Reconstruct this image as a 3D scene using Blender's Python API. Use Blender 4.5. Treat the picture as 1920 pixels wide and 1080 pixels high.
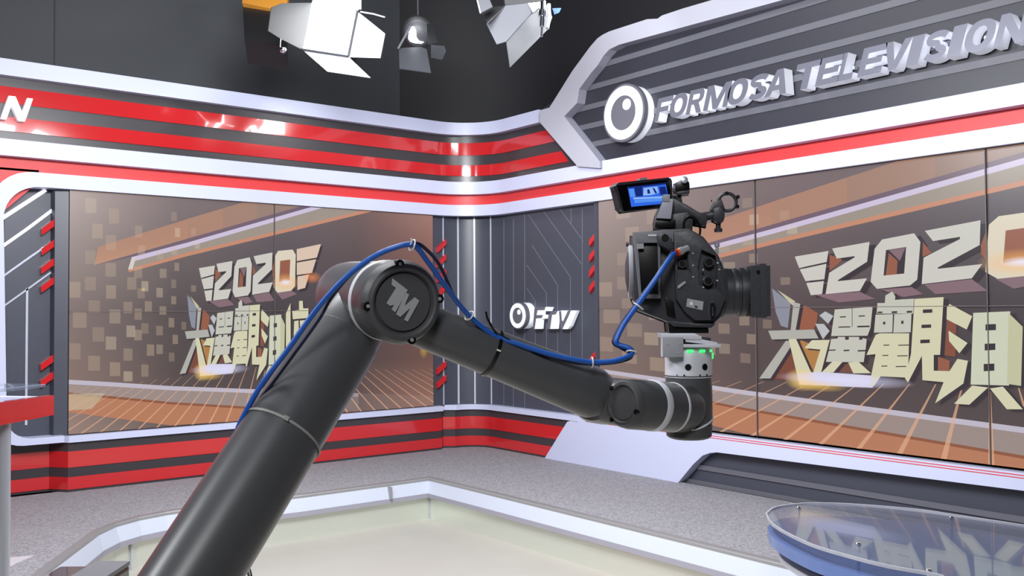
import bpy, bmesh, math, random
from mathutils import Vector, Matrix
from mathutils.geometry import tessellate_polygon
R=math.radians
random.seed(4)
for o in list(bpy.data.objects): bpy.data.objects.remove(o)
S=bpy.context.scene
COL=S.collection
# ------------------------------------------------------------ camera
CAM=Vector((-5.788,-7.911,1.383)); YAW,PIT,ROL=0.901839,0.0248867,-0.0056765; F=1761.9
fwd=Vector((math.cos(YAW)*math.cos(PIT),math.sin(YAW)*math.cos(PIT),math.sin(PIT)))
r0=Vector((math.sin(YAW),-math.cos(YAW),0)); u0=r0.cross(fwd)
rt=math.cos(ROL)*r0+math.sin(ROL)*u0; up=-math.sin(ROL)*r0+math.cos(ROL)*u0
cam=bpy.data.cameras.new('camera'); camo=bpy.data.objects.new('camera',cam); COL.objects.link(camo)
M=Matrix.Identity(4)
for i in range(3): M[i][0]=rt[i]; M[i][1]=up[i]; M[i][2]=-fwd[i]; M[i][3]=CAM[i]
camo.matrix_world=M
cam.sensor_width=36; cam.lens=F/1920*36; cam.clip_start=.05; cam.clip_end=100
S.camera=camo
S.view_settings.view_transform='Standard'; S.view_settings.look='None'; S.view_settings.gamma=1; S.view_settings.use_curve_mapping=False
S.view_settings.exposure=0.0
# ------------------------------------------------------------ world and unseen lamps
w=bpy.data.worlds.new('world'); S.world=w; w.use_nodes=True
w.node_tree.nodes['Background'].inputs[0].default_value=(.75,.82,1,1); w.node_tree.nodes['Background'].inputs[1].default_value=.22
def area(name,loc,target,sx,sy,power,col=(1,.98,1)):
    l=bpy.data.lights.new(name,'AREA'); l.shape='RECTANGLE'; l.size=sx; l.size_y=sy; l.energy=power; l.color=col
    o=bpy.data.objects.new(name,l); COL.objects.link(o); o.location=loc
    o.rotation_euler=(Vector(target)-Vector(loc)).to_track_quat('-Z','Y').to_euler(); return o
area('added_wall_wash',(-4.3,-5.2,3.35),(-2.6,0,.7),1.6,.7,135,(.95,.97,1))  # unseen wash lamp, added to even out the left wall
area('added_wall_wash',(-5.0,-5.3,3.4),(0,-3.8,.7),1.6,.7,165,(.95,.97,1))  # unseen wash lamp, added to even out the right wall
area('added_wall_wash',(-3.5,-3.9,3.15),(0,-2.0,0),1.0,.5,66,(.95,.97,1))  # extra unseen lamp, added to brighten the white skirt
area('unseen_soft_light',(-2.9,-2.9,5.1),(-1.9,-2.2,0),1.6,1.6,80,(.97,.98,1))
area('unseen_soft_light',(-7.6,-9.4,4.0),(-4.9,-6.6,1.3),1.2,1.2,118,(.97,.98,1))  # unseen front fill, added to lift the dark robot arm
area('unseen_soft_light',(-8.2,-4.6,3.6),(-5.1,-6.8,1.1),.8,.8,85,(.96,.98,1))  # unseen rim lamp, added for a highlight on the arm's left edge

def ray(px,py): return fwd+(px-960)/F*rt-(py-540)/F*up
def P(px,py,d): return CAM+ray(px,py)*d                # a point at a known distance
def hit(px,py,ax,val):
    d=ray(px,py); return CAM+d*((val-CAM[ax])/d[ax])
# ------------------------------------------------------------ materials
q_=hit(432,236,1,0.); d_=ray(432,236)
area('unseen_soft_light',tuple(q_+Vector((d_.x,-d_.y,d_.z))*(3.4/d_.y)),tuple(q_),1.0,.26,30,(1,1,1))
def lin(c):
    return tuple((x/255/12.92 if x/255<=.04045 else ((x/255+.055)/1.055)**2.4) for x in c)
def mat(name,rgb,rough=.5,metal=0,noise=0,scale=30,bump=0,coat=0,emit=None,es=0,spec=.5,alpha=1,trans=0,detail=4):
    m=bpy.data.materials.new(name); m.use_nodes=True; nt=m.node_tree; b=nt.nodes['Principled BSDF']
    c=lin(rgb); b.inputs['Base Color'].default_value=(*c,1); b.inputs['Roughness'].default_value=rough; b.inputs['Metallic'].default_value=metal
    b.inputs['Specular IOR Level'].default_value=spec; b.inputs['Coat Weight'].default_value=coat; b.inputs['Coat Roughness'].default_value=.03
    b.inputs['Transmission Weight'].default_value=trans; b.inputs['Alpha'].default_value=alpha
    if emit: b.inputs['Emission Color'].default_value=(*lin(emit),1); b.inputs['Emission Strength'].default_value=es
    tc=nt.nodes.new('ShaderNodeTexCoord'); n=nt.nodes.new('ShaderNodeTexNoise'); n.inputs['Scale'].default_value=scale; n.inputs['Detail'].default_value=detail
    nt.links.new(tc.outputs['Object'],n.inputs['Vector'])
    mx=nt.nodes.new('ShaderNodeMix'); mx.data_type='RGBA'
    k=max(noise,.02); mx.inputs[6].default_value=(*[x*(1-k) for x in c],1); mx.inputs[7].default_value=(*[min(1,x*(1+k)) for x in c],1)
    nt.links.new(n.outputs['Fac'],mx.inputs[0]); nt.links.new(mx.outputs[2],b.inputs['Base Color'])
    if bump:
        bp=nt.nodes.new('ShaderNodeBump'); bp.inputs['Strength'].default_value=bump; bp.inputs['Distance'].default_value=.01
        nt.links.new(n.outputs['Fac'],bp.inputs['Height']); nt.links.new(bp.outputs['Normal'],b.inputs['Normal'])
    return m
MT={}
MT['white']=mat('white_lacquer',(200,205,232),.35,noise=.015,scale=2)
MT['red']=mat('red_gloss',(196,40,44),.12,coat=.6,noise=.04,scale=1.5)
MT['redmatt']=mat('red_satin',(218,58,60),.45)
MT['dark']=mat('charcoal_gloss',(60,57,61),.3,noise=.05,scale=3)
MT['panel']=mat('slate_panel',(68,71,83),.38,noise=.03,scale=1.5)
MT['board']=mat('sign_board_slate',(50,51,60),.42,noise=.04,scale=1.2)
MT['boardstripe']=mat('sign_board_stripe',(98,99,108),.4)
MT['frame']=mat('frame_silver_paint',(176,177,190),.45,noise=.02,scale=2)
MT['frameside']=mat('frame_edge_paint',(150,150,166),.5)
MT['black']=mat('black_edge',(14,14,16),.5)
MT['backdrop']=mat('studio_wall_charcoal',(52,55,61),.6,noise=.16,scale=.7)
MT['ceil']=mat('ceiling_black',(14,14,16),.9)
MT['chrome']=mat('chrome',(225,228,238),.12,1)
MT['chromes']=mat('chrome_satin',(200,203,212),.35,.5)
MT['inlay']=mat('bright_metal_inlay',(214,218,236),.22,.35)
MT['letterface']=mat('letter_face_silver',(122,123,137),.32,.35)
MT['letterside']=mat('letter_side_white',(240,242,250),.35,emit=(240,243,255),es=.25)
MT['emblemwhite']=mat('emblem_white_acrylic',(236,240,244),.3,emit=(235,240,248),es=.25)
MT['emblemgrey']=mat('emblem_grey',(98,98,108),.45)
MT['strip']=mat('edge_light_diffuser',(184,190,206),.4,emit=(226,232,246),es=.08)
MT['nosing']=mat('aluminium_nosing',(150,150,152),.4,.3)
MT['lipshade']=mat('lip_shaded',(150,148,160),.5)  # lilac tone paints in the shadow below the edge strip
MT['riser']=mat('riser_mirror_acrylic',(216,220,210),.16,.55,noise=.02,scale=1)
MT['vinyl']=mat('cream_vinyl',(182,178,170),.34,noise=.06,scale=3.5,bump=.02)
MT['robot']=mat('robot_charcoal_paint',(80,81,84),.34,noise=.03,scale=60)
MT['robotcap']=mat('robot_cap_plastic',(76,76,79),.5,noise=.05,scale=160,bump=.05)
MT['silver']=mat('anodised_silver',(222,224,232),.4,.15)
MT['hole']=mat('screw_recess_black',(8,8,9),.35)
MT['blue']=mat('blue_cable_jacket',(32,92,186),.38)
MT['navy']=mat('navy_cable_jacket',(22,24,60),.4)
MT['nylonw']=mat('white_nylon_tie',(226,226,224),.4)
MT['nylong']=mat('grey_nylon_tie',(150,150,148),.4)
MT['nylonb']=mat('black_nylon_tie',(16,16,17),.35)
MT['cam']=mat('camera_black_plastic',(56,57,63),.42,noise=.12,scale=90,bump=.05)
MT['cam2']=mat('camera_frame_grey',(112,114,122),.45)
MT['camd']=mat('camera_deep_black',(9,9,11),.3)
MT['camg']=mat('camera_grey_plastic',(158,160,166),.5,noise=.04,scale=90)
MT['glassl']=mat('lens_glass',(18,22,40),.05,coat=1)
MT['green']=mat('green_status_led',(40,220,90),.4,emit=(60,255,110),es=1.6)
MT['orange']=mat('orange_boot',(222,110,34),.5)
MT['redp']=mat('red_plastic',(176,20,22),.4)
MT['lampface']=mat('lamp_diffuser',(255,255,255),.4,emit=(250,252,255),es=14)
MT['lamplens']=mat('lamp_lens_lit',(255,255,255),.3,emit=(235,242,255),es=2.6)
MT['barn']=mat('barn_door_black_metal',(66,68,74),.55,.2)
MT['barnlight']=mat('barn_door_silver_inside',(88,90,97),.5,.1)
MT['lampbody']=mat('lamp_body_black',(26,27,30),.5)
MT['amber']=mat('amber_housing',(206,140,52),.5)
MT['bluegel']=mat('blue_gel',(40,80,140),.4)
MT['deskblue']=mat('desk_blue_acrylic',(84,104,152),.22,noise=.10,scale=14,bump=.04,emit=(60,90,160),es=.10)
MT['rimgrey']=mat('desk_rim_acrylic',(170,172,182),.3)
MT['deskbase']=mat('desk_base_grey',(118,120,130),.4)
def cmat():
    m=bpy.data.materials.new('carpet_grey'); m.use_nodes=True; nt=m.node_tree; b=nt.nodes['Principled BSDF']; b.inputs['Roughness'].default_value=.95
    b.inputs['Specular IOR Level'].default_value=.1
    tc=nt.nodes.new('ShaderNodeTexCoord'); n=nt.nodes.new('ShaderNodeTexNoise'); n.inputs['Scale'].default_value=75; n.inputs['Detail'].default_value=5; n.inputs['Roughness'].default_value=.75
    cr=nt.nodes.new('ShaderNodeValToRGB'); cr.color_ramp.elements[0].position=.33; cr.color_ramp.elements[1].position=.68
    cr.color_ramp.elements[0].color=(*lin((114,113,119)),1); cr.color_ramp.elements[1].color=(*lin((184,182,188)),1)
    nt.links.new(tc.outputs['Object'],n.inputs['Vector']); nt.links.new(n.outputs['Fac'],cr.inputs['Fac']); nt.links.new(cr.outputs['Color'],b.inputs['Base Color'])
    bp=nt.nodes.new('ShaderNodeBump'); bp.inputs['Strength'].default_value=.5; bp.inputs['Distance'].default_value=.01
    nt.links.new(n.outputs['Fac'],bp.inputs['Height']); nt.links.new(bp.outputs['Normal'],b.inputs['Normal']); return m
MT['carpet']=cmat()
def glassmat():
    m=bpy.data.materials.new('table_glass'); m.use_nodes=True; nt=m.node_tree; b=nt.nodes['Principled BSDF']
    b.inputs['Base Color'].default_value=(.20,.24,.34,1); b.inputs['Roughness'].default_value=.05; b.inputs['Alpha'].default_value=.38
    b.inputs['Coat Weight'].default_value=1; b.inputs['Coat Roughness'].default_value=.02
    return m
MT['glass']=glassmat()
def screenmat():
    m=bpy.data.materials.new('video_screen'); m.use_nodes=True; nt=m.node_tree; b=nt.nodes['Principled BSDF']
    a=nt.nodes.new('ShaderNodeVertexColor'); a.layer_name='Col'
    b.inputs['Base Color'].default_value=(.012,.012,.014,1); b.inputs['Roughness'].default_value=.3; b.inputs['Emission Strength'].default_value=.92
    nt.links.new(a.outputs['Color'],b.inputs['Emission Color']); nt.links.new(a.outputs['Alpha'],b.inputs['Alpha']); return m
MT['screen']=screenmat()
# ------------------------------------------------------------ mesh helpers
def tag(o,label=None,cat=None,group=None,kind=None):
    if label: o['label']=label
    if cat: o['category']=cat
    if group: o['group']=group
    if kind: o['kind']=kind
    return o
def empty(name,loc,label=None,cat=None,group=None,kind=None):
    o=bpy.data.objects.new(name,None); COL.objects.link(o); o.location=loc; o.empty_display_size=.1
    bpy.context.view_layer.update()
    return tag(o,label,cat,group,kind)
def obj(name,bm,m,parent=None,smooth=None,label=None):
    bmesh.ops.recalc_face_normals(bm,faces=bm.faces[:]) if bm.faces else None
    me=bpy.data.meshes.new(name); bm.to_mesh(me); bm.free()
    for x in (m if isinstance(m,(list,tuple)) else [m]): me.materials.append(MT[x] if isinstance(x,str) else x)
    o=bpy.data.objects.new(name,me); COL.objects.link(o)
    if smooth is not None:
        for p_ in me.polygons: p_.use_smooth=True
        try: me.set_sharp_from_angle(angle=R(smooth))
        except Exception: pass
    if parent:
        o.parent=parent
        mw=parent.matrix_world.inverted() if parent.type!='EMPTY' else Matrix.Translation(-parent.location)
        if parent.type=='EMPTY': me.transform(mw)
        else:
            # parent mesh may itself carry a parent offset: keep world placement
            g=parent.parent
            if g is not None: me.transform(Matrix.Translation(-g.location))
    if label: o['label']=label
    return o
def prism(bm,poly,holes,fn,d0,d1,mi_face=0,mi_side=0):
    """2-D polygon with holes swept from depth d0 (back) to d1 (front); fn(a,b,d)->Vector"""
    loops=[poly]+list(holes); flat=[p_ for l in loops for p_ in l]
    tris=tessellate_polygon([[Vector((a,b,0)) for a,b in l] for l in loops])
    V0=[bm.verts.new(fn(a,b,d0)) for a,b in flat]; V1=[bm.verts.new(fn(a,b,d1)) for a,b in flat]
    for t in tris:
        for V in (V0,V1):
            try: f=bm.faces.new([V[i] for i in t]); f.material_index=mi_face
            except ValueError: pass
    k=0
    for l in loops:
        n=len(l)
        for i in range(n):
            a,b=k+i,k+(i+1)%n
            f=bm.faces.new([V0[a],V0[b],V1[b],V1[a]]); f.material_index=mi_side
        k+=n
def box(bm,c,ax,ay,az,sx,sy,sz,mi=0,bev=0):
    c=Vector(c); vs=[]
    for i in (-1,1):
        for j in (-1,1):
            for k in (-1,1): vs.append(bm.verts.new(c+ax*(i*sx/2)+ay*(j*sy/2)+az*(k*sz/2)))
    idx=[(0,1,3,2),(4,6,7,5),(0,4,5,1),(2,3,7,6),(0,2,6,4),(1,5,7,3)]
    fs=[bm.faces.new([vs[i] for i in q]) for q in idx]
    for f in fs: f.material_index=mi
    if bev: bmesh.ops.bevel(bm,geom=list({e for f in fs for e in f.edges}),offset=bev,segments=2,affect='EDGES',profile=.6)
X,Y,Z=Vector((1,0,0)),Vector((0,1,0)),Vector((0,0,1))
def abox(bm,x0,x1,y0,y1,z0,z1,mi=0,bev=0): box(bm,((x0+x1)/2,(y0+y1)/2,(z0+z1)/2),X,Y,Z,abs(x1-x0),abs(y1-y0),abs(z1-z0),mi,bev)
def frame_of(d):
    d=d.normalized(); a=Z if abs(d.z)<.9 else X
    s=d.cross(a).normalized(); return d,s,s.cross(d).normalized()
def lathe(bm,A,B,prof,n=48,mi=0,cap=True):
    """prof: (t in metres along A->B, radius)"""
    A=Vector(A); d,s,u=frame_of(Vector(B)-A); rings=[]
    for t,r in prof:
        if r<=1e-6: rings.append([bm.verts.new(A+d*t)])
        else: rings.append([bm.verts.new(A+d*t+(s*math.cos(2*math.pi*i/n)+u*math.sin(2*math.pi*i/n))*r) for i in range(n)])
    for a,b in zip(rings,rings[1:]):
        for i in range(n):
            q=[a[i%len(a)],a[(i+1)%len(a)],b[(i+1)%len(b)],b[i%len(b)]]
            q=list(dict.fromkeys(q))
            if len(q)>2:
                f=bm.faces.new(q); f.material_index=mi
    if cap:
        for r_ in (rings[0],rings[-1]):
            if len(r_)>2: f=bm.faces.new(r_); f.material_index=mi
def catmull(pts,k=8):
    pts=[Vector(p_) for p_ in pts]; out=[]
    for i in range(len(pts)-1):
        p0=pts[max(i-1,0)];p1=pts[i];p2=pts[i+1];p3=pts[min(i+2,len(pts)-1)]
        for j in range(k):
            t=j/k; out.append(.5*((2*p1)+(p2-p0)*t+(2*p0-5*p1+4*p2-p3)*t*t+(3*p1-p0-3*p2+p3)*t**3))
    out.append(pts[-1]); return out
def sweep(bm,pts,r,n=10,mi=0,closed=False):
    m=len(pts); rings=[]; prev=None
    for i,p_ in enumerate(pts):
        d=(pts[(i+1)%m] if closed else pts[min(i+1,m-1)])-(pts[(i-1)%m] if closed else pts[max(i-1,0)]); d.normalize()
        if prev is None: _,s,u=frame_of(d)
        else:
            s=(prev-d*prev.dot(d)); s=s.normalized(); u=s.cross(d).normalized()
        prev=s; rr=r[i] if isinstance(r,list) else r
        rings.append([bm.verts.new(p_+(s*math.cos(2*math.pi*j/n)+u*math.sin(2*math.pi*j/n))*rr) for j in range(n)])
    for a in range(m if closed else m-1):
        A_,B_=rings[a],rings[(a+1)%m]
        for j in range(n): bm.faces.new([A_[j],A_[(j+1)%n],B_[(j+1)%n],B_[j]]).material_index=mi
    if not closed: bm.faces.new(rings[0]); bm.faces.new(rings[-1])
def B(): return bmesh.new()
def path_d(d,xl=-7.0,yr=-9.0,r=.55,n=14):
    """plan line of the set wall, pushed d metres into the room"""
    rr=r-d; cx,cy=-r,-r
    pts=[(xl,-d)]
    for i in range(n+1):
        a=math.pi/2*(1-i/n); pts.append((cx+rr*math.cos(a),cy+rr*math.sin(a)))
    pts.append((-d,yr)); return pts
def band(bm,z0,z1,d0,d1,tilt=0,mi=0,**k):
    """slab following the wall, from depth d0 (back) to d1 (front)"""
    f0,f1=path_d(d1,**k),path_d(d1+tilt,**k); b=path_d(d0,**k); n=len(b)
    rows=[[bm.verts.new((x,y,z0)) for x,y in b],[bm.verts.new((x,y,z0)) for x,y in f0],[bm.verts.new((x,y,z1)) for x,y in f1],[bm.verts.new((x,y,z1)) for x,y in b]]
    for a in range(4):
        A_,B_=rows[a],rows[(a+1)%4]
        for i in range(n-1): bm.faces.new([A_[i],A_[i+1],B_[i+1],B_[i]]).material_index=mi
    for e in (0,n-1): bm.faces.new([r_[e] for r_ in rows]).material_index=mi
Ry=lambda px,py,d=0.: (lambda q:(q.y,q.z))(hit(px,py,0,-d))
def zc(z,d): return CAM.z+(z-CAM.z)*(1-d/7.9)

# ============================================================ SETTING
bm=B(); abox(bm,-14,4,-14,4,-.44,-.34); tag(obj('floor',bm,'vinyl'),kind='structure')
bm=B(); abox(bm,-14,4,-14,4,5.6,5.7); tag(obj('ceiling',bm,'ceil'),kind='structure')
# studio walls behind the set (curved at the corner like a cyclorama)
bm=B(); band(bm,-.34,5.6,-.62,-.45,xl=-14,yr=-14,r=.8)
MT['wall_shade']=mat('studio_wall_shaded',(27,27,32),.7,noise=.1,scale=.7)  # darker copy of the wall colour, painting in the shade round the corner
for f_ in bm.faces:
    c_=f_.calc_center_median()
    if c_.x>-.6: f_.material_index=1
wl=tag(obj('wall_left',bm,['backdrop','wall_shade'],smooth=30),kind='structure')
for px in (103,):
    bm=B(); p=hit(px,60,1,.45); abox(bm,p.x-.006,p.x+.006,.44,.46,2.9,5.6); obj('panel_joint',bm,'black',wl)
bm=B(); abox(bm,-14.1,-14,-14,4,-.34,5.6); tag(obj('wall_back',bm,'backdrop'),kind='structure')
bm=B(); abox(bm,-14,4,-14.1,-14,-.34,5.6); tag(obj('wall_front',bm,'backdrop'),kind='structure')

# curved set wall with its bands
sw=empty('wall_right',(-1,-1,0),kind='structure')
def seg(name,z0,z1,d0,d1,m,tilt=0,label=None,**k):
    bm=B(); band(bm,zc(z0,d1),zc(z1,d1),d0,d1,tilt,**k); return obj(name,bm,m,sw,smooth=30,label=label)
o1=1.40
def arm_y(z):   # middle of the slanting frame arm at height z
    a,b=Ry(1013,230),Ry(1083,312); return a[0]+(b[0]-a[0])*(z-a[1])/(b[1]-a[1])-.12
seg('upper_wall_core',.962+o1,1.31+o1,-.4,-.02,'dark')
seg('upper_wall_core',1.31+o1,1.915+o1,-.4,-.02,'dark',yr=-1.5)
seg('white_trim',1.793+o1,1.918+o1,-.05,.07,'white',yr=arm_y(1.85+o1))
seg('dark_groove',1.706+o1,1.793+o1,-.05,.0,'dark',yr=arm_y(1.75+o1))
seg('red_stripe',1.580+o1,1.706+o1,-.05,.010,'red',yr=arm_y(1.64+o1),tilt=.001)
seg('dark_groove',1.478+o1,1.580+o1,-.05,.0,'dark',yr=arm_y(1.53+o1))
seg('red_stripe',1.368+o1,1.478+o1,-.05,.010,'red',yr=arm_y(1.42+o1),tilt=.001)
seg('dark_groove',1.308+o1,1.368+o1,-.05,.0,'dark',yr=arm_y(1.34+o1))
seg('white_trim',1.183+o1,1.310+o1,-.05,.08,'white')
seg('recessed_red_stripe',1.073+o1,1.183+o1,-.05,.0,'redmatt')
# white border around the opening, with rounded left-hand corners
Lx=lambda px,py,d=0.: (lambda q:(q.x,q.z))(hit(px,py,1,-d))
def LW(a,b,d): return Vector((a,-d,b))       # left wall plane
def RW(a,b,d): return Vector((-d,a,b))       # right wall plane
seg('white_border',.962+o1,1.073+o1,-.05,.06,'white',xl=-4.10)
bm=B()
zt0,zt1=zc(.962+o1,.06),zc(1.073+o1,.06); zb0,zb1=zc(.385,.06),zc(.436,.06)
def arc(cx,cy,r,a0,a1,n=8): return [(cx+r*math.cos(R(a0+(a1-a0)*i/n)),cy+r*math.sin(R(a0+(a1-a0)*i/n))) for i in range(n+1)]
xi=-4.42
outer=[(-4.10,zt1)]+arc(xi+.20,zt1-.30,.30,90,180)+arc(xi+.15,zb0+.25,.25,180,270)+[(-3.99,zb0-.0)]
inner=[(-3.99,zb1)]+arc(xi+.2,zb1+.17,.17,270,180)+arc(xi+.25,zt0-.25,.25,180,90)+[(-4.10,zt0)]
prism(bm,outer+inner,[],LW,-.2,.06); obj('white_border',bm,'white',sw)
bm=B(); prism(bm,[(-7,-.0),(xi,0),(xi,2.15),(xi+.25,2.40),(xi+.25,2.49),(-7,2.49)],[],LW,-.2,.0); obj('recessed_red_panel',bm,'redmatt',sw)
bm=B(); abox(bm,xi+.0,-3.95,.20,.40,0,.385); abox(bm,-.52,-.3,.10,.4,0,.5);  obj('wall_core',bm,'dark',sw)
# lower bands: flush section below the left video wall, set-back sections either side
LOW=[('white_trim',.385,.436,'white',.05),('dark_band',.314,.385,'dark',.02),('red_band',.189,.314,'red',.026),('dark_band',.115,.189,'dark',.02),('red_band',.019,.115,'red',.026),('dark_band',-.0,.019,'dark',.02)]
for nme,z0,z1,m,d in LOW:
    bm=B(); abox(bm,-3.955,-.46,-d,.05,z0,z1); obj(nme,bm,m,sw)
    # left set-back piece with slanted return
    bm=B(); x0=-4.45
    if nme=='white_trim': x0=-4.0
    prism(bm,[(x0,.30),(x0,.14-d),(-4.06,.14-d),(-3.955,-d),(-3.955,.3)],[],lambda a,b,c:Vector((a,b,c)),z0,z1); obj(nme,bm,m,sw)
    # corner piece, curved
    bm=B(); band(bm,z0,z1,-.40,d-.10 if False else d-.0,xl=-.30,yr=-1.6,r=.30,n=10)
    obj(nme,bm,m,sw,smooth=30)
    bm=B(); prism(bm,[(-.50,.30),(-.50,.12),(-.30,-d),(-.28,.30)],[],lambda a,b,c:Vector((a,b,c)),z0,z1); obj(nme,bm,m,sw)
bm=B(); prism(bm,[(-4.46,.3),(-4.46,.17),(-4.0,.17),(-4.0,.3)],[],lambda a,b,c:Vector((a,b,c)),0,.436); obj('wall_core',bm,'dark',sw)

# right wall: big white skirt with a recess
bot=[Ry(1022,862),Ry(1064,791)]
lb=Ry(1100,782)[1]
zb=.425
sk=[(Ry(1022,862,.04)[0],0),Ry(1064,791,.04),(-1.62,zb),(-9,zb),(-9,Ry(1920,920,.04)[1]+.03),Ry(1920,920,.04),Ry(1345,848,.04),Ry(1332,849,.04),Ry(1318,854,.04),Ry(1300,871,.04),(Ry(1272,903,.04)[0],0)]
bm=B(); prism(bm,sk,[],RW,-.05,.045); obj('white_skirt',bm,'white',sw)
bm=B(); prism(bm,[(-2.3,0),(-9,0),(-9,.40),(-2.3,.40)],[],RW,-.12,-.06); obj('recess_panel',bm,'panel',sw)
for a,b_ in (((1310,871),(1310,880)),((1290,897),(1290,905))):
    z1=Ry(*a,-.05)[1]; z0=Ry(*b_,-.05)[1]
    bm=B(); prism(bm,[(-2.4,z0),(-9,z0),(-9,z1),(-2.4,z1)],[],RW,-.055,-.045); obj('recess_stripe',bm,'boardstripe',sw)
for k in (0,1):
    bm=B(); z0=zb-.012-.016*k; prism(bm,[(-1.7,z0-.005),(-9,z0-.005),(-9,z0),(-1.7,z0)],[],RW,.04,.047); obj('red_pinstripe',bm,'redmatt',sw)

# ------------------------------------------------------------ grey cladding panels
pl=empty('wall_panel',(-4.2,.10,.44),'slate grey cladding panel with bright diagonal strips at the far left of the set','wall panel')
bm=B(); abox(bm,xi+.03,-3.99,.08,.14,.43,2.40); obj('panel_face',bm,'panel',pl)
bm=B(); prism(bm,[(-4.075,.10),(-4.05,.02),(-3.955,-.0),(-3.955,.14),(-4.075,.14)],[],lambda a,b,c:Vector((a,b,c)),.43,2.40); obj('edge_post',bm,'panel',pl)
def strip(par,fn,pts,wd,d0,d1,m,name):
    """mitred polyline strip on a wall plane"""
    bm=B(); n=len(pts); L_=[];R_=[]
    for i in range(n):
        a=Vector(pts[max(i-1,0)]);b=Vector(pts[i]);c=Vector(pts[min(i+1,n-1)])
        d=(c-a).normalized(); nn=Vector((-d.y,d.x))*wd/2
        L_.append(tuple(b+nn)); R_.append(tuple(b-nn))
    prism(bm,L_+R_[::-1],[],fn,d0,d1); return obj(name,bm,m,par)
lp=lambda l,d=-.07:[Lx(a,b,d) for a,b in l]
MT['stripglow']=mat('light_strip_diffuser',(240,240,250),.3,emit=(240,238,255),es=.8)
strip(pl,LW,lp([(3,410),(86,356)]),.028,-.09,-.068,'stripglow','light_strip')
strip(pl,LW,lp([(3,463),(50,430),(98,394),(119,387)]),.022,-.09,-.068,'stripglow','light_strip')
strip(pl,LW,lp([(3,520),(55,483),(117,441)]),.014,-.09,-.07,'inlay','chrome_inlay')
strip(pl,LW,lp([(3,577),(52,542),(116,496)]),.012,-.09,-.07,'inlay','chrome_inlay')
strip(pl,LW,lp([(51,540),(50,640),(49,797)]),.016,-.09,-.07,'inlay','chrome_inlay')
strip(pl,LW,lp([(98,520),(97,640),(96,797)]),.016,-.09,-.07,'inlay','chrome_inlay')
strip(pl,LW,lp([(5,580),(5,740)]),.010,-.09,-.07,'inlay','chrome_inlay')
def slash(par,fn,q,d0,d1): 
    bm=B(); prism(bm,q,[],fn,d0,d1); obj('red_slash',bm,'red',par)
for (x0,y0) in ((77,429),(77,467),(76,502),(76,537),(75,683),(75,714)):
    q=[Lx(a,b,-.05) for a,b in ((x0,y0),(x0+29,y0-22),(x0+29,y0-8),(x0+1,y0+12))]; slash(pl,LW,q,-.08,-.03)

pc=empty('wall_panel',(-.3,-.3,.44),'slate grey curved cladding panel with grooves filling the corner between the two video walls','wall panel')
bm=B(); band(bm,.42,2.40,-.10,-.03,xl=-.545,yr=-1.86,r=.40,n=12); obj('panel_face',bm,'panel',pc,smooth=30)
bm=B(); abox(bm,-.02,.03,-1.84,-1.80,.43,2.39); obj('edge_post',bm,'panel',pc)
# vertical inlays: chrome on the curve, thin on the flat
def invert_path(px,d=-.03,r=.40):
    dd=ray(px,560); best=None
    pts=path_d(d,xl=-.545,yr=-1.86,r=r,n=60)
    for a,b in zip(pts,pts[1:]):
        # intersect in plan
        ex,ey=b[0]-a[0],b[1]-a[1]; den=dd.x*ey-dd.y*ex
        if abs(den)<1e-9: continue
        t=((a[0]-CAM.x)*ey-(a[1]-CAM.y)*ex)/den; s=((a[0]-CAM.x)*dd.y-(a[1]-CAM.y)*dd.x)/den
        if -.001<=s<=1.001 and t>0:
            tx=Vector((ex,ey,0)).normalized(); return Vector((CAM.x+dd.x*t,CAM.y+dd.y*t,0)),tx
    return None
for px,wd,m in ((831,.010,'inlay'),(859,.018,'inlay'),(890,.016,'inlay'),(921,.012,'inlay')):
    q=invert_path(px)
    if q:
        bm=B(); p_,tx=q; box(bm,(p_.x,p_.y,1.415),tx,Vector((-tx.y,tx.x,0)),Z,wd,.014,1.95); obj('chrome_inlay',bm,m,pc)
MT['groove']=mat('groove_light_grey',(122,126,140),.35,.3)
rp=lambda l,d=-.03:[Ry(a,b,d) for a,b in l]
GR=[[(963,410),(963,795)],[(984,400),(984,640),(984,795)],[(990,401),(1070,520),(1070,700)],[(1020,397),(1092,497)],[(1051,393),(1094,452)],
    [(998,460),(1046,535),(1046,700)],[(988,497),(1025,550),(1025,690)],[(988,540),(1004,565),(1004,690)],[(1071,391),(1071,420)],[(1092,392),(1092,760)],[(945,412),(945,790)]]
for g in GR: strip(pc,RW,rp(g),.006,-.045,-.026,'groove','groove')
for x0,y0,c in ((817,464,0),(817,492,0),(817,520,0),(817,548,0),(817,692,0),(817,718,0)):
    q=[(lambda h:(h.x,h.z))(hit(a,b,1,.03)) for a,b in ((x0,y0),(x0+16,y0-15),(x0+16,y0-5),(x0,y0+10))]; slash(pc,LW,q,-.05,.01)
for x0,y0 in ((1106,450),(1106,479),(1106,508),(1106,537),(1106,672),(1106,700)):
    q=[Ry(a,b,.0) for a,b in ((x0,y0),(x0+12,y0-15),(x0+12,y0-4),(x0,y0+12))]; slash(pc,RW,q,-.04,.01)

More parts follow.
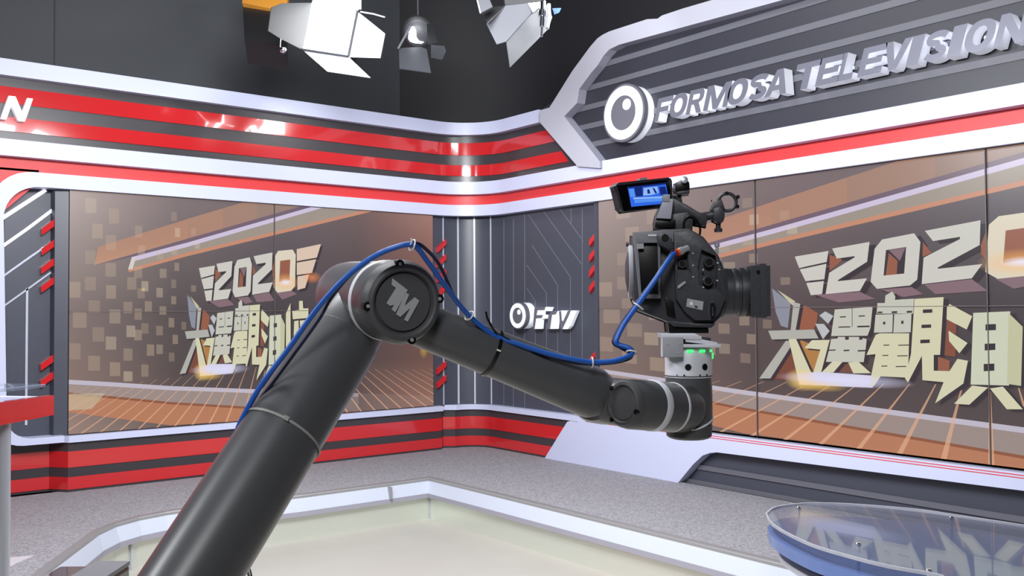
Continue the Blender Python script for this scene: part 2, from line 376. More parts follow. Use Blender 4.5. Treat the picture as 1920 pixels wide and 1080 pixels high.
# ============================================================ VIDEO WALLS
XL,YR=-3.949,-1.841
def uvL(px,py): p_=hit(px,py,1,0.); return ((p_.x-XL)/3.4,(p_.z-.444)/1.912)
def uvR(px,py): p_=hit(px,py,0,0.); return ((YR-p_.y)/6.8,(p_.z-.444)/1.912)
cr=lambda fn,ox,oy,s: (lambda l:[fn(ox+a*s,oy+b*s) for a,b in l])
R3=cr(uvR,1400,270,.29630); R4=cr(uvR,1400,560,.31477); C4=cr(uvR,1420,440,.27778); C5=cr(uvR,1640,380,.37037)
L3=cr(uvL,300,440,.25932); LP=cr(uvL,0,0,1); RP=cr(uvR,0,0,1)
LAY=[]      # (outer, holes, colour or colours per vertex, alpha or alphas)
def lay(poly,col,alpha=1.,holes=()): LAY.append((poly,list(holes),col,alpha))
def clipu(poly,u0=0.,u1=1.,v0=0.,v1=1.):
    for ax,lim,sg in ((0,u0,1),(0,u1,-1),(1,v0,1),(1,v1,-1)):
        out=[]
        for i in range(len(poly)):
            a=poly[i-1];b=poly[i]; ia=(a[ax]-lim)*sg>=0; ib=(b[ax]-lim)*sg>=0
            if ia!=ib:
                t=(lim-a[ax])/(b[ax]-a[ax]); out.append((a[0]+(b[0]-a[0])*t,a[1]+(b[1]-a[1])*t))
            if ib: out.append(b)
        poly=out
        if not poly: return []
    return poly
# background gradient grid
BG=[[(152,128,118),(92,78,74),(84,70,70),(92,74,68),(150,108,92)],     # v=0
    [(134,112,104),(80,68,66),(72,62,64),(74,62,62),(112,80,70)],
    [(128,112,108),(80,70,70),(66,58,62),(70,60,62),(118,84,74)],
    [(150,134,128),(106,94,94),(84,76,82),(88,74,74),(136,92,82)],
    [(172,154,148),(128,112,112),(104,94,98),(108,88,84),(160,116,104)]]
for i in range(4):
    for j in range(4):
        q=[(j/4,i/4),((j+1)/4,i/4),((j+1)/4,(i+1)/4),(j/4,(i+1)/4)]
        lay(q,[BG[i][j],BG[i][j+1],BG[i+1][j+1],BG[i+1][j]])
# slanting beams
def ln(p,q): # line through two uv points -> v(u)
    return lambda u: p[1]+(q[1]-p[1])*(u-p[0])/(q[0]-p[0])
beam=[LP([(184,463)])[0],LP([(177,497)])[0]]
bt=ln(RP([(1400,394)])[0],RP([(1646,314)])[0]); pb=ln(RP([(1400,435)])[0],RP([(1920,285)])[0]); bb=ln(RP([(1400,443)])[0],RP([(1920,296)])[0])
bbb=ln(RP([(1400,452)])[0],RP([(1920,308)])[0]); ob=ln(RP([(1400,462)])[0],RP([(1920,338)])[0]); obb=ln(RP([(1400,470)])[0],RP([(1920,348)])[0])
u1=1.0
U0=LP([(184,463)])[0]; U1=LP([(177,497)])[0]
for k_ in range(8):
    ua,ub_=.27+(.73)*k_/8,.27+.73*(k_+1)/8; mixc=lambda u:(lambda t_:tuple(a_+(b_-a_)*t_ for a_,b_ in zip((178,132,108),(150,124,112))))(min(1,(u-.27)/.25))
    lay(clipu([(ua,pb(ua)),(ub_,pb(ub_)),(ub_,bt(ub_)),(ua,bt(ua))]),mixc((ua+ub_)/2))
lay(clipu([U0,U1,(.271,pb(.27)),(.271,bt(.27))]),[(178,132,108),(190,142,112),(180,134,108),(176,130,108)])
V0=LP([(247,482)])[0]; V1=LP([(240,505)])[0]
lay(clipu([V0,V1,(.27,ob(.27)),(u1,ob(u1)),(u1,bb(u1)),(.27,bb(.27))]),(158,146,134))
lay(clipu([U1,(V0[0],V0[1]),(.27,bb(.27)),(u1,bb(u1)),(u1,pb(u1)),(.27,pb(.27))]),(112,92,108))
lay(clipu([V0,(V0[0],V0[1]-.02),(.27,bbb(.27)),(u1,bbb(u1)),(u1,bb(u1)),(.27,bb(.27))]),(208,196,222))
lay(clipu([V1,(V1[0]+.002,V1[1]-.012),(.27,obb(.27)),(u1,obb(u1)),(u1,ob(u1)),(.27,ob(.27))]),(200,138,108))
lay([V0,V1,(V1[0]+.01,V1[1]),(V0[0]+.01,V0[1])],(214,206,200))
# squares
SQ4=[(638,205,722,318),(817,283,893,397),(690,397,770,508),(1283,310,1325,378),(1012,412,1065,500),(1312,428,1350,498),(1433,428,1468,488),(792,483,870,595),(1035,560,1087,640),(638,597,715,700),(1460,530,1497,585),(1283,570,1325,632),(1173,600,1222,665),(790,690,868,795),(1308,690,1343,752),(1197,735,1248,805),(1005,720,1065,805),(520,832,603,953),(636,795,718,898),(953,798,1022,892),(1060,828,1112,905),(1283,815,1320,880),(1432,858,1468,908),(795,858,868,960),(1030,880,1085,958),(1172,878,1220,950),(1283,940,1320,1002),(663,972,748,1065),(925,982,992,1070),(1085,978,1138,1060),(1195,1015,1245,1080)]
SQ5=[(820,80,902,186),(1008,72,1062,158),(1263,143,1305,215),(1360,172,1395,232),(545,100,648,218),(947,200,1012,288),(1058,183,1112,262),(1170,203,1220,275),(1005,232,1062,312),(693,213,780,322),(792,283,870,382),(1293,270,1333,340),(520,333,603,455),(925,372,992,465),(1100,342,1155,428),(1172,343,1220,415),(660,427,748,540),(822,475,900,580),(1265,403,1307,470),(1058,492,1112,585),(925,543,992,620)]
def sq(l,oy,al):
    for k,(a,b,c,d) in enumerate(l):
        q=LP([(a/4,oy+b/4),(c/4,oy+b/4+.8),(c/4,oy+d/4),(a/4,oy+d/4)])
        lay(clipu(q),(206,182,158) if (k*7)%5 else (232,212,186),al+.10*((k*13)%3)/2)
sq(SQ4,320,.20); sq(SQ5,560,.20)
# floor of light
tp=ln(uvL(130,712),uvL(480,732)); tpR=ln(uvR(1400,732),uvR(1920,801))
us=[0,.1,.23,.38,.53,.75,1.0]
def mixln(u): return tp(u) if u<.23 else tpR(u)
st=[mixln(u) for u in us]
brL=ln(uvL(130,736),uvL(480,766)); brR=ln(uvR(1400,765),uvR(1920,854))
br=[max(0,brL(u) if u<.23 else brR(u)) for u in us]
dk=ln(uvL(130,773),uvL(330,799))
for i in range(len(us)-1):
    a,b=us[i],us[i+1]; fade=lambda u: 1. if u<.6 else max(0,1-(u-.6)/.25)
    A0,A1=fade(a),fade(b)
    lay(clipu([(a,br[i]),(b,br[i+1]),(b,st[i+1]),(a,st[i])]),(164,146,140),[.85*A0,.85*A1,.85*A1,.85*A0] if min(br[i],br[i+1])>0 else .45*A0)
    lay(clipu([(a,st[i]-.018),(b,st[i+1]-.018),(b,st[i+1]),(a,st[i])]),(196,190,206),.9*A1)
    if a<.76:
        q=clipu([(a,max(0,dk(a))),(b,max(0,dk(b))),(b,br[i+1]),(a,br[i])])
        if len(q)>2: lay(q,(188,124,88),.92*A1)
    lay(clipu([(a,br[i]-.010),(b,br[i+1]-.010),(b,br[i+1]),(a,br[i])]),(136,78,48),.9*A1)
lay(clipu([(0,.098),(.05,.098),(.08,.16),(0,.165)]),(200,188,160),.6)
# rays of light across the floor
for k in range(-44,45):
    ub=.5+k*.043; vb=0.0; V=(.5,.57)
    f=lambda t,off: (V[0]+(ub-V[0])*t+off,V[1]+(vb-V[1])*t)
    t0=.56+.10*min(1,abs(k)/14); 
    w0,w1=.0006,.0027
    q=[f(t0,-w0),f(t0,w0),f(1.0,w1),f(1.0,-w1)]
    cq=clipu(q)
    if len(cq)>2: lay(cq,(228,176,142),.62)
# lettering: brown depth faces first
BRN=(112,80,78); ORG=(150,88,62); PUR=(132,104,112); DKC=(44,36,42)
def hint(poly,dx,dy): return [(a+dx,b+dy) for a,b in poly]
T_=[]
w1=R3([(310,713),(523,677),(512,747),(338,785)]); w2=R3([(342,794),(510,758),(497,856),(378,868)]); w3=R3([(383,880),(494,867),(483,950),(412,957)])
d2=R3([(547,662),(783,620),(768,745),(583,862),(583,868),(767,850),(722,930),(505,950),(528,815),(690,717),(688,710),(576,725)])
d0=R3([(862,605),(1065,565),(1105,620),(1085,858),(1040,895),(830,917),(790,872),(815,665)]); d0h=R3([(887,672),(1015,652),(1002,820),(872,833)])
e2=R3([(1133,550),(1485,483),(1480,640),(1215,782),(1215,790),(1497,760),(1430,850),(1113,887),(1125,720),(1355,602),(1355,588),(1185,615)])
e0=L3([(850,118),(955,108),(978,145),(972,372),(945,405),(845,420),(818,385),(828,155)]); e0h=L3([(865,190),(938,180),(932,330),(858,345)])
x1=L3([(985,105),(1160,68),(1130,166),(985,192)]); x2=L3([(985,203),(1125,178),(1095,277),(985,292)]); x3=L3([(990,302),(1075,288),(1045,385),(990,400)])
for g in (w1,w2,w3,d2,d0,e2,e0,x1,x2,x3): lay(hint(g,.006,-.010),DKC,1.)
for q in (R3([(440,955),(722,935),(818,980),(590,1003)]),R3([(850,920),(1050,905),(1120,950),(1000,968)]),R3([(1130,890),(1430,855),(1530,930),(1200,950)]),L3([(840,420),(950,405),(985,430),(880,470)])): lay(q,PUR)
lay(R3([(530,700),(610,735),(530,805)]),ORG); lay(R3([(1120,620),(1175,690),(1118,715)]),ORG); lay(R3([(1487,640),(1525,540),(1530,740),(1490,700)]),ORG)
lay(d0h,DKC); lay(R3([(905,690),(960,740),(955,826),(885,832)]),ORG); lay(R3([(905,672),(1010,656),(975,740)]),PUR)
lay(e0h,ORG)
T2=(206,204,196); T3=(214,210,196)
for g in (w1,w2,w3,d2,e2): lay(g,T2)
lay(d0,T2,1.,[d0h]); lay(e0,(222,212,190),1.,[e0h])
for g in (x1,x2,x3): lay(g,(220,196,176))
# big characters
lay(C4([(105,362),(232,462),(212,630),(165,615),(130,520)]),(138,142,156)); lay(C4([(140,372),(262,450),(245,478),(228,462)]),(196,192,160))
lay(C4([(300,475),(330,478),(415,530),(405,600),(385,640),(270,640)]),ORG)
lay(C4([(170,790),(225,700),(350,935),(285,980),(95,975)]),(120,66,44)); lay(C4([(290,705),(440,775),(400,935),(370,930)]),(176,124,62))
TL=(198,198,186); TB=(214,210,178); TD=(176,176,168)
def ch(q,c=TL):
    lay(hint(q,.004,-.006),DKC); lay(q,c)
ch(C4([(250,455),(297,467),(265,645),(255,720),(95,970),(20,970),(210,700),(232,640)]),TD)
ch(C4([(80,648),(390,640),(420,700),(105,707)]),TD); ch(C4([(218,705),(268,703),(375,940),(345,1010),(290,1010)]),TB)
for q in ([(425,545),(465,518),(520,548),(485,602)],[(398,602),(455,602),(495,650),(450,705)]): ch(C4(q),(186,190,192))
ch(C4([(325,765),(375,712),(495,710),(440,920),(425,960),(375,960),(432,775)]),TB); lay(C4([(515,925),(595,868),(690,862),(760,935)]),(116,70,54))
ch(C4([(530,505),(785,487),(770,630),(750,682),(505,684)]))
ch(C4([(505,705),(550,700),(550,690),(690,690),(745,705),(738,772),(725,860),(470,858),(490,780)]))
for q in ([(515,855),(582,858),(520,930),(440,930)],[(620,862),(690,858),(775,935),(655,935)]): ch(C4(q),TB)
lay(C4([(280,940),(420,925),(840,955),(785,1032),(290,1012)]),(214,212,232))
DK=(52,44,46)
for q in ((565,552,605,560),(690,546,733,554),(555,620,635,628),(682,615,765,626),(490,776,536,784),(590,777,628,787),(685,779,740,789),(600,690,625,710),(695,692,718,710),(646,492,650,625)):
    lay(C4([(q[0],q[1]),(q[2],q[1]-2),(q[2],q[3]-2),(q[0],q[3])]),DK)
ch(C5([(60,470),(95,450),(110,475),(108,492),(205,486),(200,562),(15,562),(20,508),(57,508)]))
ch(C5([(10,567),(98,565),(95,656),(2,658)])); ch(C5([(105,565),(192,562),(188,656),(100,658)]))
ch(R4([(775,215),(800,206),(975,206),(968,470),(805,462),(765,520),(735,520),(775,330),(720,335)]),TB)
for q in ((48,603,60,617),(140,598,152,614),(50,719,80,724),(125,719,182,724),(45,771,75,776),(120,773,172,778),(40,825,70,830),(112,827,166,832),(20,552,45,560),(92,550,120,560),(168,548,195,558)):
    lay(C5([(q[0],q[1]),(q[2],q[1]-1),(q[2],q[3]-1),(q[0],q[3])]),DK)
lay(C5([(305,775),(345,785),(385,800),(385,850),(305,850)]),ORG); lay(C5([(360,500),(420,600),(415,780),(340,770)]),(132,74,52))
kw=[[(250,541),(298,539),(298,557),(250,559)],[(243,618),(292,616),(292,633),(243,635)],[(237,694),(285,692),(285,710),(237,712)]]
jl=C5([(208,487),(355,478),(337,770),(305,770),(305,850),(385,852),(425,790),(478,800),(455,915),(312,1015),(355,908),(248,898),(245,775),(175,910),(160,890),(190,765)])
lay(hint(jl,.004,-.006),DKC); lay(jl,TB,1.,[C5(k_) for k_ in kw])
for q in ([(372,530),(385,513),(500,575),(472,642),(370,590)],[(380,648),(476,710),(435,762),(383,700)]): ch(C5(q),TB)
bk=[[(567,616),(620,614),(620,645),(567,647)],[(563,714),(617,712),(617,745),(563,748)],[(558,816),(612,814),(612,850),(558,853)]]
bq=C5([(505,558),(692,550),(686,925),(492,920)])
lay(hint(bq,.004,-.006),DKC); lay(bq,(206,210,186),1.,[C5(k_) for k_ in bk])
for q in ([(500,925),(580,935),(485,1022),(408,1017)],[(590,940),(655,930),(756,1045),(675,1045)]): ch(C5(q),TB)
ch(L3([(868,585),(898,650),(892,930),(862,925)]),(196,196,160)); ch(L3([(905,570),(938,495),(940,860),(905,900)]),TB)
ch(L3([(1000,480),(1026,478),(1030,533),(1068,533),(1066,602),(955,612),(950,550),(1000,545)]),TB)
ch(L3([(965,625),(996,620),(1000,720),(980,790),(960,770)]),TB); ch(L3([(1005,622),(1062,615),(1045,690),(1012,760)]),TB); ch(L3([(955,800),(1090,780),(1085,840),(950,860)]),TB)
ch(L3([(1150,470),(1190,462),(1190,560),(1290,545),(1290,600),(1190,615),(1190,680),(1290,670),(1280,900),(1110,915),(1110,690),(1150,685)]),TB)
def glow(c,ru,rv,col,a,n=20):
    pts=[(c[0]+ru*math.cos(2*math.pi*i/n),c[1]+rv*math.sin(2*math.pi*i/n)) for i in range(n)]
    for i in range(n): 
        LAY.append(([c,pts[i],pts[(i+1)%n]],[],col,[a,0,0]))
g=C4([(310,978)])[0]; glow(g,.022,.045,(255,216,120),.85); glow(C4([(580,980)])[0],.08,.028,(226,224,255),.9); glow(C4([(420,1020)])[0],.035,.022,(255,210,100),.6)
g=L3([(900,345)])[0]; glow(g,.04,.045,(255,190,110),.75); glow(g,.02,.018,(236,236,255),.95); glow(L3([(1090,310)])[0],.03,.03,(255,150,80),.6)
glow(uvL(792,655),.016,.05,(214,176,64),.6); glow(LP([(267,543)])[0],.006,.008,(240,210,120),.7)
# seams are thin dark joints added per wall
def video_wall(cols,fn,origin,scale,label,ncol):
    t=empty('video_wall',origin,label,'video screen','video walls built into the set')
    bm=B(); cl=bm.loops.layers.float_color.new('Col')
    for k,(poly,holes,col,al) in enumerate(LAY):
        loops=[poly]+holes; flat=[p_ for l in loops for p_ in l]
        if len(poly)<3: continue
        tris=tessellate_polygon([[Vector((a,b,0)) for a,b in l] for l in loops])
        vs=[bm.verts.new(fn(a,b,.001+.00006*k)) for a,b in flat]
        multi=isinstance(col,list)
        for tr in tris:
            try: f=bm.faces.new([vs[i] for i in tr])
            except ValueError: continue
            for lp_,i in zip(f.loops,tr):
                c=lin(col[i] if multi and i<len(col) else (col[0] if multi else col))
                a_=al[i] if isinstance(al,list) and i<len(al) else (al if not isinstance(al,list) else al[-1])
                lp_[cl]=(*c,a_)
    me=bpy.data.meshes.new('screen'); bm.to_mesh(me); bm.free(); me.materials.append(MT['screen'])
    o=bpy.data.objects.new('screen_picture',me); COL.objects.link(o); me.transform(Matrix.Translation(-t.location)); o.parent=t
    for j in range(ncol):
        for i in range(2):
            bm=B(); g_=.0012/ (1.7*ncol)
            prism(bm,[(j/ncol+g_,i/2+g_),((j+1)/ncol-g_,i/2+g_),((j+1)/ncol-g_,(i+1)/2-g_),(j/ncol+g_,(i+1)/2-g_)],[],fn,-.09,0.); obj('display_panel',bm,'black',t)
    MT.setdefault('seam',mat('display_seam',(92,84,84),.5))
    for j in range(1,ncol):
        bm=B(); w_=.0028/(1.7*ncol); prism(bm,[(j/ncol-w_,0),(j/ncol+w_,0),(j/ncol+w_,1),(j/ncol-w_,1)],[],fn,.0,.022); obj('display_seam',bm,'seam',t)
    bm=B(); prism(bm,[(0,.4988),(1,.4988),(1,.5012),(0,.5012)],[],fn,.0,.022); obj('display_seam',bm,'seam',t)
    return t
video_wall(2,lambda u,v,d:Vector((XL+u*3.4,-d,.444+v*1.912)),(XL+1.7,0,.444),1,'video wall showing 2020 lettering, left of the corner and partly behind the robot arm',2)
video_wall(4,lambda u,v,d:Vector((-d,YR-u*6.8,.444+v*1.912)),(0,YR-3.4,.444),1,'large video wall showing stretched 2020 lettering on the right wall behind the camera',4)
# narrow black shadow gaps at the top of the screens
bm=B(); abox(bm,XL,XL+3.4,-.02,.0,2.352,2.362); obj('shadow_gap',bm,'black',sw)
bm=B(); abox(bm,-.02,0,-8.6,YR,2.352,2.36); obj('shadow_gap',bm,'black',sw)

# ============================================================ HEXAGONAL SIGN BOARD
sb=empty('sign_board',(0,-3.5,2.7),'dark slate hexagonal board with grey horizontal stripes high on the right wall','sign board')
D=.11
po=[Ry(a,b,D) for a,b in ((1030,202),(1073,133),(1106,88),(1120,72),(1130,65),(1142,59),(1213,36),(1233,35),(1241,29),(1280,16))]
pi=[Ry(a,b,D) for a,b in ((1058,218),(1082,193),(1086,167),(1108,137),(1120,123),(1132,104),(1142,93),(1160,84),(1280,51),(1460,2))]
sl=(pi[-1][1]-pi[-2][1])/(pi[-1][0]-pi[-2][0])
def ext(p_,y): return (y,p_[1]+sl*(y-p_[0]))
lo=[Ry(a,b,D) for a,b in ((1013,230),(1083,312))]
li=[Ry(a,b,D) for a,b in ((1058,218),(1125,303))]
zl=Ry(1125,303,D)[1]
fr=[po[0]]+po[1:]+[ext(po[-1],-9)]+[ext(pi[-1],-9)]+pi[::-1]
bm=B(); prism(bm,fr,[],RW,-.02,D,0,1); 
prism(bm,[po[0],Ry(1012,207,D),lo[0],lo[1],(li[1][0],Ry(1120,312,D)[1]-.02),li[1],li[0]],[],RW,-.02,D+.002,0,1)
obj('frame',bm,['frame','frameside'],sb)
bm=B(); bz=1.312+o1-.04
brd=[(-1.30,3.2),(-1.70,bz),(-9,bz),ext(pi[-1],-9)]+pi[::-1][:-1]+[(-1.30,3.3)]
brd=[(-1.05,3.21),(-1.55,bz),(-9,bz),(-9,ext(pi[-1],-9)[1]+.06)]+[(a,b+.05) for a,b in pi[::-1][:-3]]+[(-1.05,3.30)]
prism(bm,brd,[],RW,-.10,.015); obj('board_face',bm,'board',sb)
# stripes on the board: level light-grey bars, evenly spaced, stopped by the frame
inn=[li[1],li[0]]+pi[1:]+[ext(pi[-1],-9)]
def yleft(z):
    c=[]
    for a,b in zip(inn,inn[1:]):
        if (a[1]-z)*(b[1]-z)<=0 and a[1]!=b[1]: c.append(a[0]+(b[0]-a[0])*(z-a[1])/(b[1]-a[1]))
    return c
zs=[Ry(1280,y,.015)[1] for y in (77,120,158,197,236)]
dz=(zs[0]-zs[4])/4; print('stripe spacing',dz,zs,'top slope',sl,pi[-1])
for k in range(-1,9):
    zc_=zs[4]+dz*k
    ys=[min(yleft(zc_+e) or [-9]) if False else (yleft(zc_+e) or [None])[0] for e in (-.024,.024)]
    if ys[0] is None or ys[1] is None: continue
    a=max(ys)+.05
    hi=yleft(zc_+.024); endy=-9 if len(hi)<2 else min(hi)-.05
    bm=B(); prism(bm,[(a,zc_-.024),(-8.9,zc_-.024),(-8.9,zc_+.024),(a,zc_+.024)],[],RW,.01,.022); obj('grey_stripe',bm,'boardstripe',sb)

# ------------------------------------------------------------ raised lettering
def stroke(pts,wd):
    n=len(pts); L_=[];R_=[]
    for i in range(n):
        a=Vector(pts[max(i-1,0)]);b=Vector(pts[i]);c=Vector(pts[min(i+1,n-1)]); d=(c-a).normalized(); q=Vector((-d.y,d.x))*wd/2
        L_.append(tuple(b+q)); R_.append(tuple(b-q))
    return L_+R_[::-1]
def ell(cx,cy,rx,ry,n=28,p=2.0):
    out=[]
    for i in range(n):
        t=2*math.pi*i/n; c,s=math.cos(t),math.sin(t)
        out.append((cx+rx*math.copysign(abs(c)**(2/p),c),cy+ry*math.copysign(abs(s)**(2/p),s)))
    return out
t=.27
def rectp(a,b,c,d): return [(a,b),(c,b),(c,d),(a,d)]
sp=[]
for i in range(15):
    a=R(20+ (270-20)*i/14); sp.append((.5+.36*math.cos(a),.735+.15*math.sin(a)*1.0))
for i in range(1,15):
    a=R(90-(250)*i/14); sp.append((.5+.36*math.cos(a),.265+.155*math.sin(a)+.03*(i==0)))
G={'F':[([(0,0),(t,0),(t,.38),(.8,.38),(.8,.60),(t,.60),(t,.78),(1,.78),(1,1),(0,1)],[])],
'O':[(ell(.5,.5,.5,.51,28,2.3),[ell(.5,.5,.23,.30,20,2.2)])],
'R':[([(0,0),(t,0),(t,.38),(.42,.38),(.68,0),(1,0),(.72,.42),(.9,.5),(.97,.62),(.97,.82),(.88,.95),(.75,1),(0,1)],[[(t,.58),(t,.80),(.64,.80),(.70,.74),(.70,.64),(.64,.58)]])],
'M':[([(0,0),(.2,0),(.2,.62),(.40,0),(.60,0),(.80,.62),(.80,0),(1,0),(1,1),(.74,1),(.5,.38),(.26,1),(0,1)],[])],
'S':[(stroke(sp,.215),[])],
'A':[([(0,0),(.27,0),(.35,.2),(.65,.2),(.73,0),(1,0),(.64,1),(.36,1)],[[(.42,.40),(.5,.72),(.58,.40)]])],
'T':[([(.36,0),(.64,0),(.64,.78),(1,.78),(1,1),(0,1),(0,.78),(.36,.78)],[])],
'E':[([(0,0),(1,0),(1,.22),(t,.22),(t,.39),(.9,.39),(.9,.60),(t,.60),(t,.78),(1,.78),(1,1),(0,1)],[])],
'L':[([(0,0),(1,0),(1,.23),(t+.03,.23),(t+.03,1),(0,1)],[])],
'V':[([(.36,0),(.64,0),(1,1),(.72,1),(.5,.32),(.28,1),(0,1)],[])],
'I':[([(0,0),(1,0),(1,1),(0,1)],[])],
'N':[([(0,0),(.24,0),(.24,.62),(.72,0),(1,0),(1,1),(.76,1),(.76,.38),(.28,1),(0,1)],[])]}
sg=empty('wall_sign',(0,-3.8,2.9),'raised silver FORMOSA TELEVISION lettering with round eye emblem on the slate board','sign')
DL=.13
def letter(c,fn,y0,y1,z0,z1,shear,d0,d1,par,flip=-1):
    """y0 -> y1 the full slanted span"""
    W_=abs(y1-y0); sh=shear*(z1-z0); w_=W_-sh
    for poly,holes in G[c]:
        m=lambda q:[(y0+flip*(a*w_+b*sh),z0+b*(z1-z0)) for a,b in q]
        bm=B(); prism(bm,m(poly),[m(h) for h in holes],fn,d0,d1,0,1); obj('letter',bm,['letterface','letterside'],par)
c5=lambda x:1110+x/4.923
c6=lambda x:1480+x/4.320
SP=[('F',c5(570),c5(758)),('O',c5(698),c5(902)),('R',c5(862),c5(1056)),('M',c5(1022),c5(1300)),('O',c5(1231),c5(1466)),('S',c5(1420),c5(1662)),('A',c5(1585),c5(1852)),
 ('T',c6(18),c6(274)),('E',c6(208),c6(452)),('L',c6(390),c6(566)),('E',c6(552),c6(806)),('V',c6(728),c6(1012)),('I',c6(945),c6(1114)),('S',c6(1064),c6(1335)),('I',c6(1278),c6(1458)),('O',c6(1398),c6(1716)),('N',c6(1658),c6(1985))]
zF0=Ry(1229,229,DL)[1]; zF1=Ry(1245,183,DL)[1]; zN0=Ry(1862,88,DL)[1]; zN1=Ry(1900,22,DL)[1]
print('letters z',zF0,zF1,zN0,zN1)
z0_=(zF0+zN0)/2; z1_=(zF1+zN1)/2
for c,a,b in SP:
    ya=Ry(a,200,DL)[0]; yb=Ry(b,200,DL)[0]; letter(c,RW,ya,yb,z0_,z1_,.30,.015 if False else .03,DL,sg)
    # stand-off pins
    ym=(ya+yb)/2
for c,a,b in SP:
    bm=B(); ym=(Ry(a,200,DL)[0]+Ry(b,200,DL)[0])/2; abox(bm,-.06,-.005,ym-.008,ym+.008,(z0_+z1_)/2-.01,(z0_+z1_)/2+.01)
    obj('standoff_pin',bm,'chromes',sg)
def emblem(par,cy,cz,rad,d0,d1):
    A=Vector((-d0,cy,cz)); Bv=Vector((-d1-.001,cy,cz)); L_=d1-d0
    bm=B(); lathe(bm,A,Bv,[(0,rad*.97),(L_*.62,rad*.97)],56); dr_=obj('emblem_drum',bm,'emblemwhite',par,smooth=40)
    bm=B(); lathe(bm,A,Bv,[(L_*.62,rad*.95),(L_*.66,rad),(L_,rad),(L_,rad*.90)],56); obj('emblem_rim',bm,'emblemgrey',dr_,smooth=40)
    bm=B(); lathe(bm,A,Bv,[(L_,rad*.92),(L_+.006,rad*.92),(L_+.006,rad*.60),(L_,rad*.60)],56,cap=False); obj('emblem_ring',bm,'emblemwhite',dr_,smooth=40)
    bm=B(); lathe(bm,A,Bv,[(L_,rad*.60),(L_+.004,rad*.60)],48); obj('emblem_iris',bm,'emblemgrey',dr_,smooth=40)
    c=A+Vector((0,-rad*.18,rad*.26)); bm=B(); lathe(bm,c,c+Vector((-1,0,0)),[(L_,rad*.20),(L_+.008,rad*.19)],32); obj('emblem_highlight',bm,'emblemwhite',dr_,smooth=40)
ec=Ry(1110+290/4.923,130+402/4.923,.14); et=Ry(1110+290/4.923,130+135/4.923,.14)
emblem(sg,ec[0],ec[1],et[1]-ec[1],.015,.14)
# small FTV sign on the corner panel
fs=empty('wall_sign',(0,-1.2,1.35),'small white FTV sign with eye emblem on the grey corner panel','sign')
c7=lambda x,y,d=.10: Ry(940+x/10.8,540+y/10.8,d)
ec=c7(335,560); emblem(fs,ec[0],ec[1],(c7(335,290)[1]-c7(335,835)[1])/2,-.028,.10)
FT=[[(620,830),(650,440),(665,385),(880,385),(858,450),(735,455),(722,545),(850,540),(830,610),(710,615),(690,830)],
    [(905,830),(935,545),(960,540),(985,465),(1135,465),(1120,545),(1040,545),(1000,830)],
    [(1175,830),(1150,470),(1215,470),(1228,680),(1330,460),(1390,460),(1250,830)]]
FTW=[[(678,828),(705,620),(815,615),(795,828)],[(715,550),(735,452),(850,450),(835,548)],[(868,468),(905,382),(1008,385),(975,468)],[(812,625),(850,545),(940,545),(918,620)],
     [(990,828),(1030,545),(1105,535),(1140,468),(1108,828)],[(1212,455),(1320,455),(1230,665)],[(1240,832),(1420,455),(1528,455),(1400,770),(1340,832)]]
for q in FT: bm=B(); prism(bm,[c7(a,b,.06) for a,b in q],[],RW,-.028,.05,0,1); obj('letter',bm,['letterface','letterside'],fs)
for q in FTW: bm=B(); prism(bm,[c7(a,b,.055) for a,b in q],[],RW,.02,.056); obj('letter_facet',bm,'emblemwhite',fs)
# left edge sign ...ON
ls=empty('wall_sign',(-4.6,-.05,3.0),'white raised letters ending in N on the red stripes at the left edge','sign')
zA=Lx(20,224,.06)[1]; zB=Lx(20,181,.06)[1]
zA=Lx(30,226,.06)[1]; zB=Lx(30,181,.06)[1]
for c,a,b in (('N',1,62),('O',-52,3)):
    xa=Lx(a,200,.06)[0]; xb=Lx(b,200,.06)[0]; W_=xb-xa; h_=zB-zA; sh=.30*h_
    for poly,holes in G[c]:
        m=lambda q:[(xa+(p_[0]*(W_-sh)+p_[1]*sh),zA+p_[1]*h_) for p_ in q]
        bm=B(); prism(bm,m(poly),[m(h) for h in holes],LW,-.01,.06,0,1); obj('letter',bm,['emblemwhite','letterside'],ls)

# ============================================================ STAGE PLATFORM
st_=empty('stage_platform',(-.7,-2.5,-.34),'low carpeted stage platform with a glowing white edge strip running along both walls','stage')
edge=[(-1.40,-9.5),(-1.40,-5.0),(-1.41,-2.0),(-1.42,-1.27),(-1.9,-1.27),(-2.6,-1.26),(-3.30,-1.20),(-3.62,-1.215),(-3.83,-1.27),(-4.02,-1.38),(-4.18,-1.56),(-4.65,-2.34),(-5.3,-3.5)]
def off(path,d):
    out=[]
    for i in range(len(path)):
        a=Vector(path[max(i-1,0)]);b=Vector(path[i]);c=Vector(path[min(i+1,len(path)-1)])
        n1=(b-a).normalized() if i>0 else (c-b).normalized(); n2=(c-b).normalized() if i<len(path)-1 else n1
        m1=Vector((-n1.y,n1.x)); m2=Vector((-n2.y,n2.x)); m_=(m1+m2).normalized(); out.append(tuple(b+m_*d/max(.5,m_.dot(m1))))
    return out
bm=B(); prism(bm,edge+[(-7.3,-3.5),(-7.3,.05),(.0,.05),(.0,-9.5)],[],lambda a,b,d:Vector((a,b,d)),-.32,0.0); obj('carpet_deck',bm,'carpet',st_)
def runner(name,prof,m,lab=None):
    """profile of (outward, z) closed, swept along the platform edge"""
    bm=B(); cols=[[bm.verts.new((x,y,z)) for x,y in off(edge,o_)] for o_,z in prof]; n=len(cols)
    for i in range(n):
        A_,B_=cols[i],cols[(i+1)%n]
        for j in range(len(edge)-1): bm.faces.new([A_[j],A_[j+1],B_[j+1],B_[j]])
    for e in (0,len(edge)-1): bm.faces.new([c[e] for c in cols])
    return obj(name,bm,m,st_)
runner('nosing',[(0,-.02),(0,.004),(.05,.004),(.055,-.003),(.055,-.02)],'nosing')
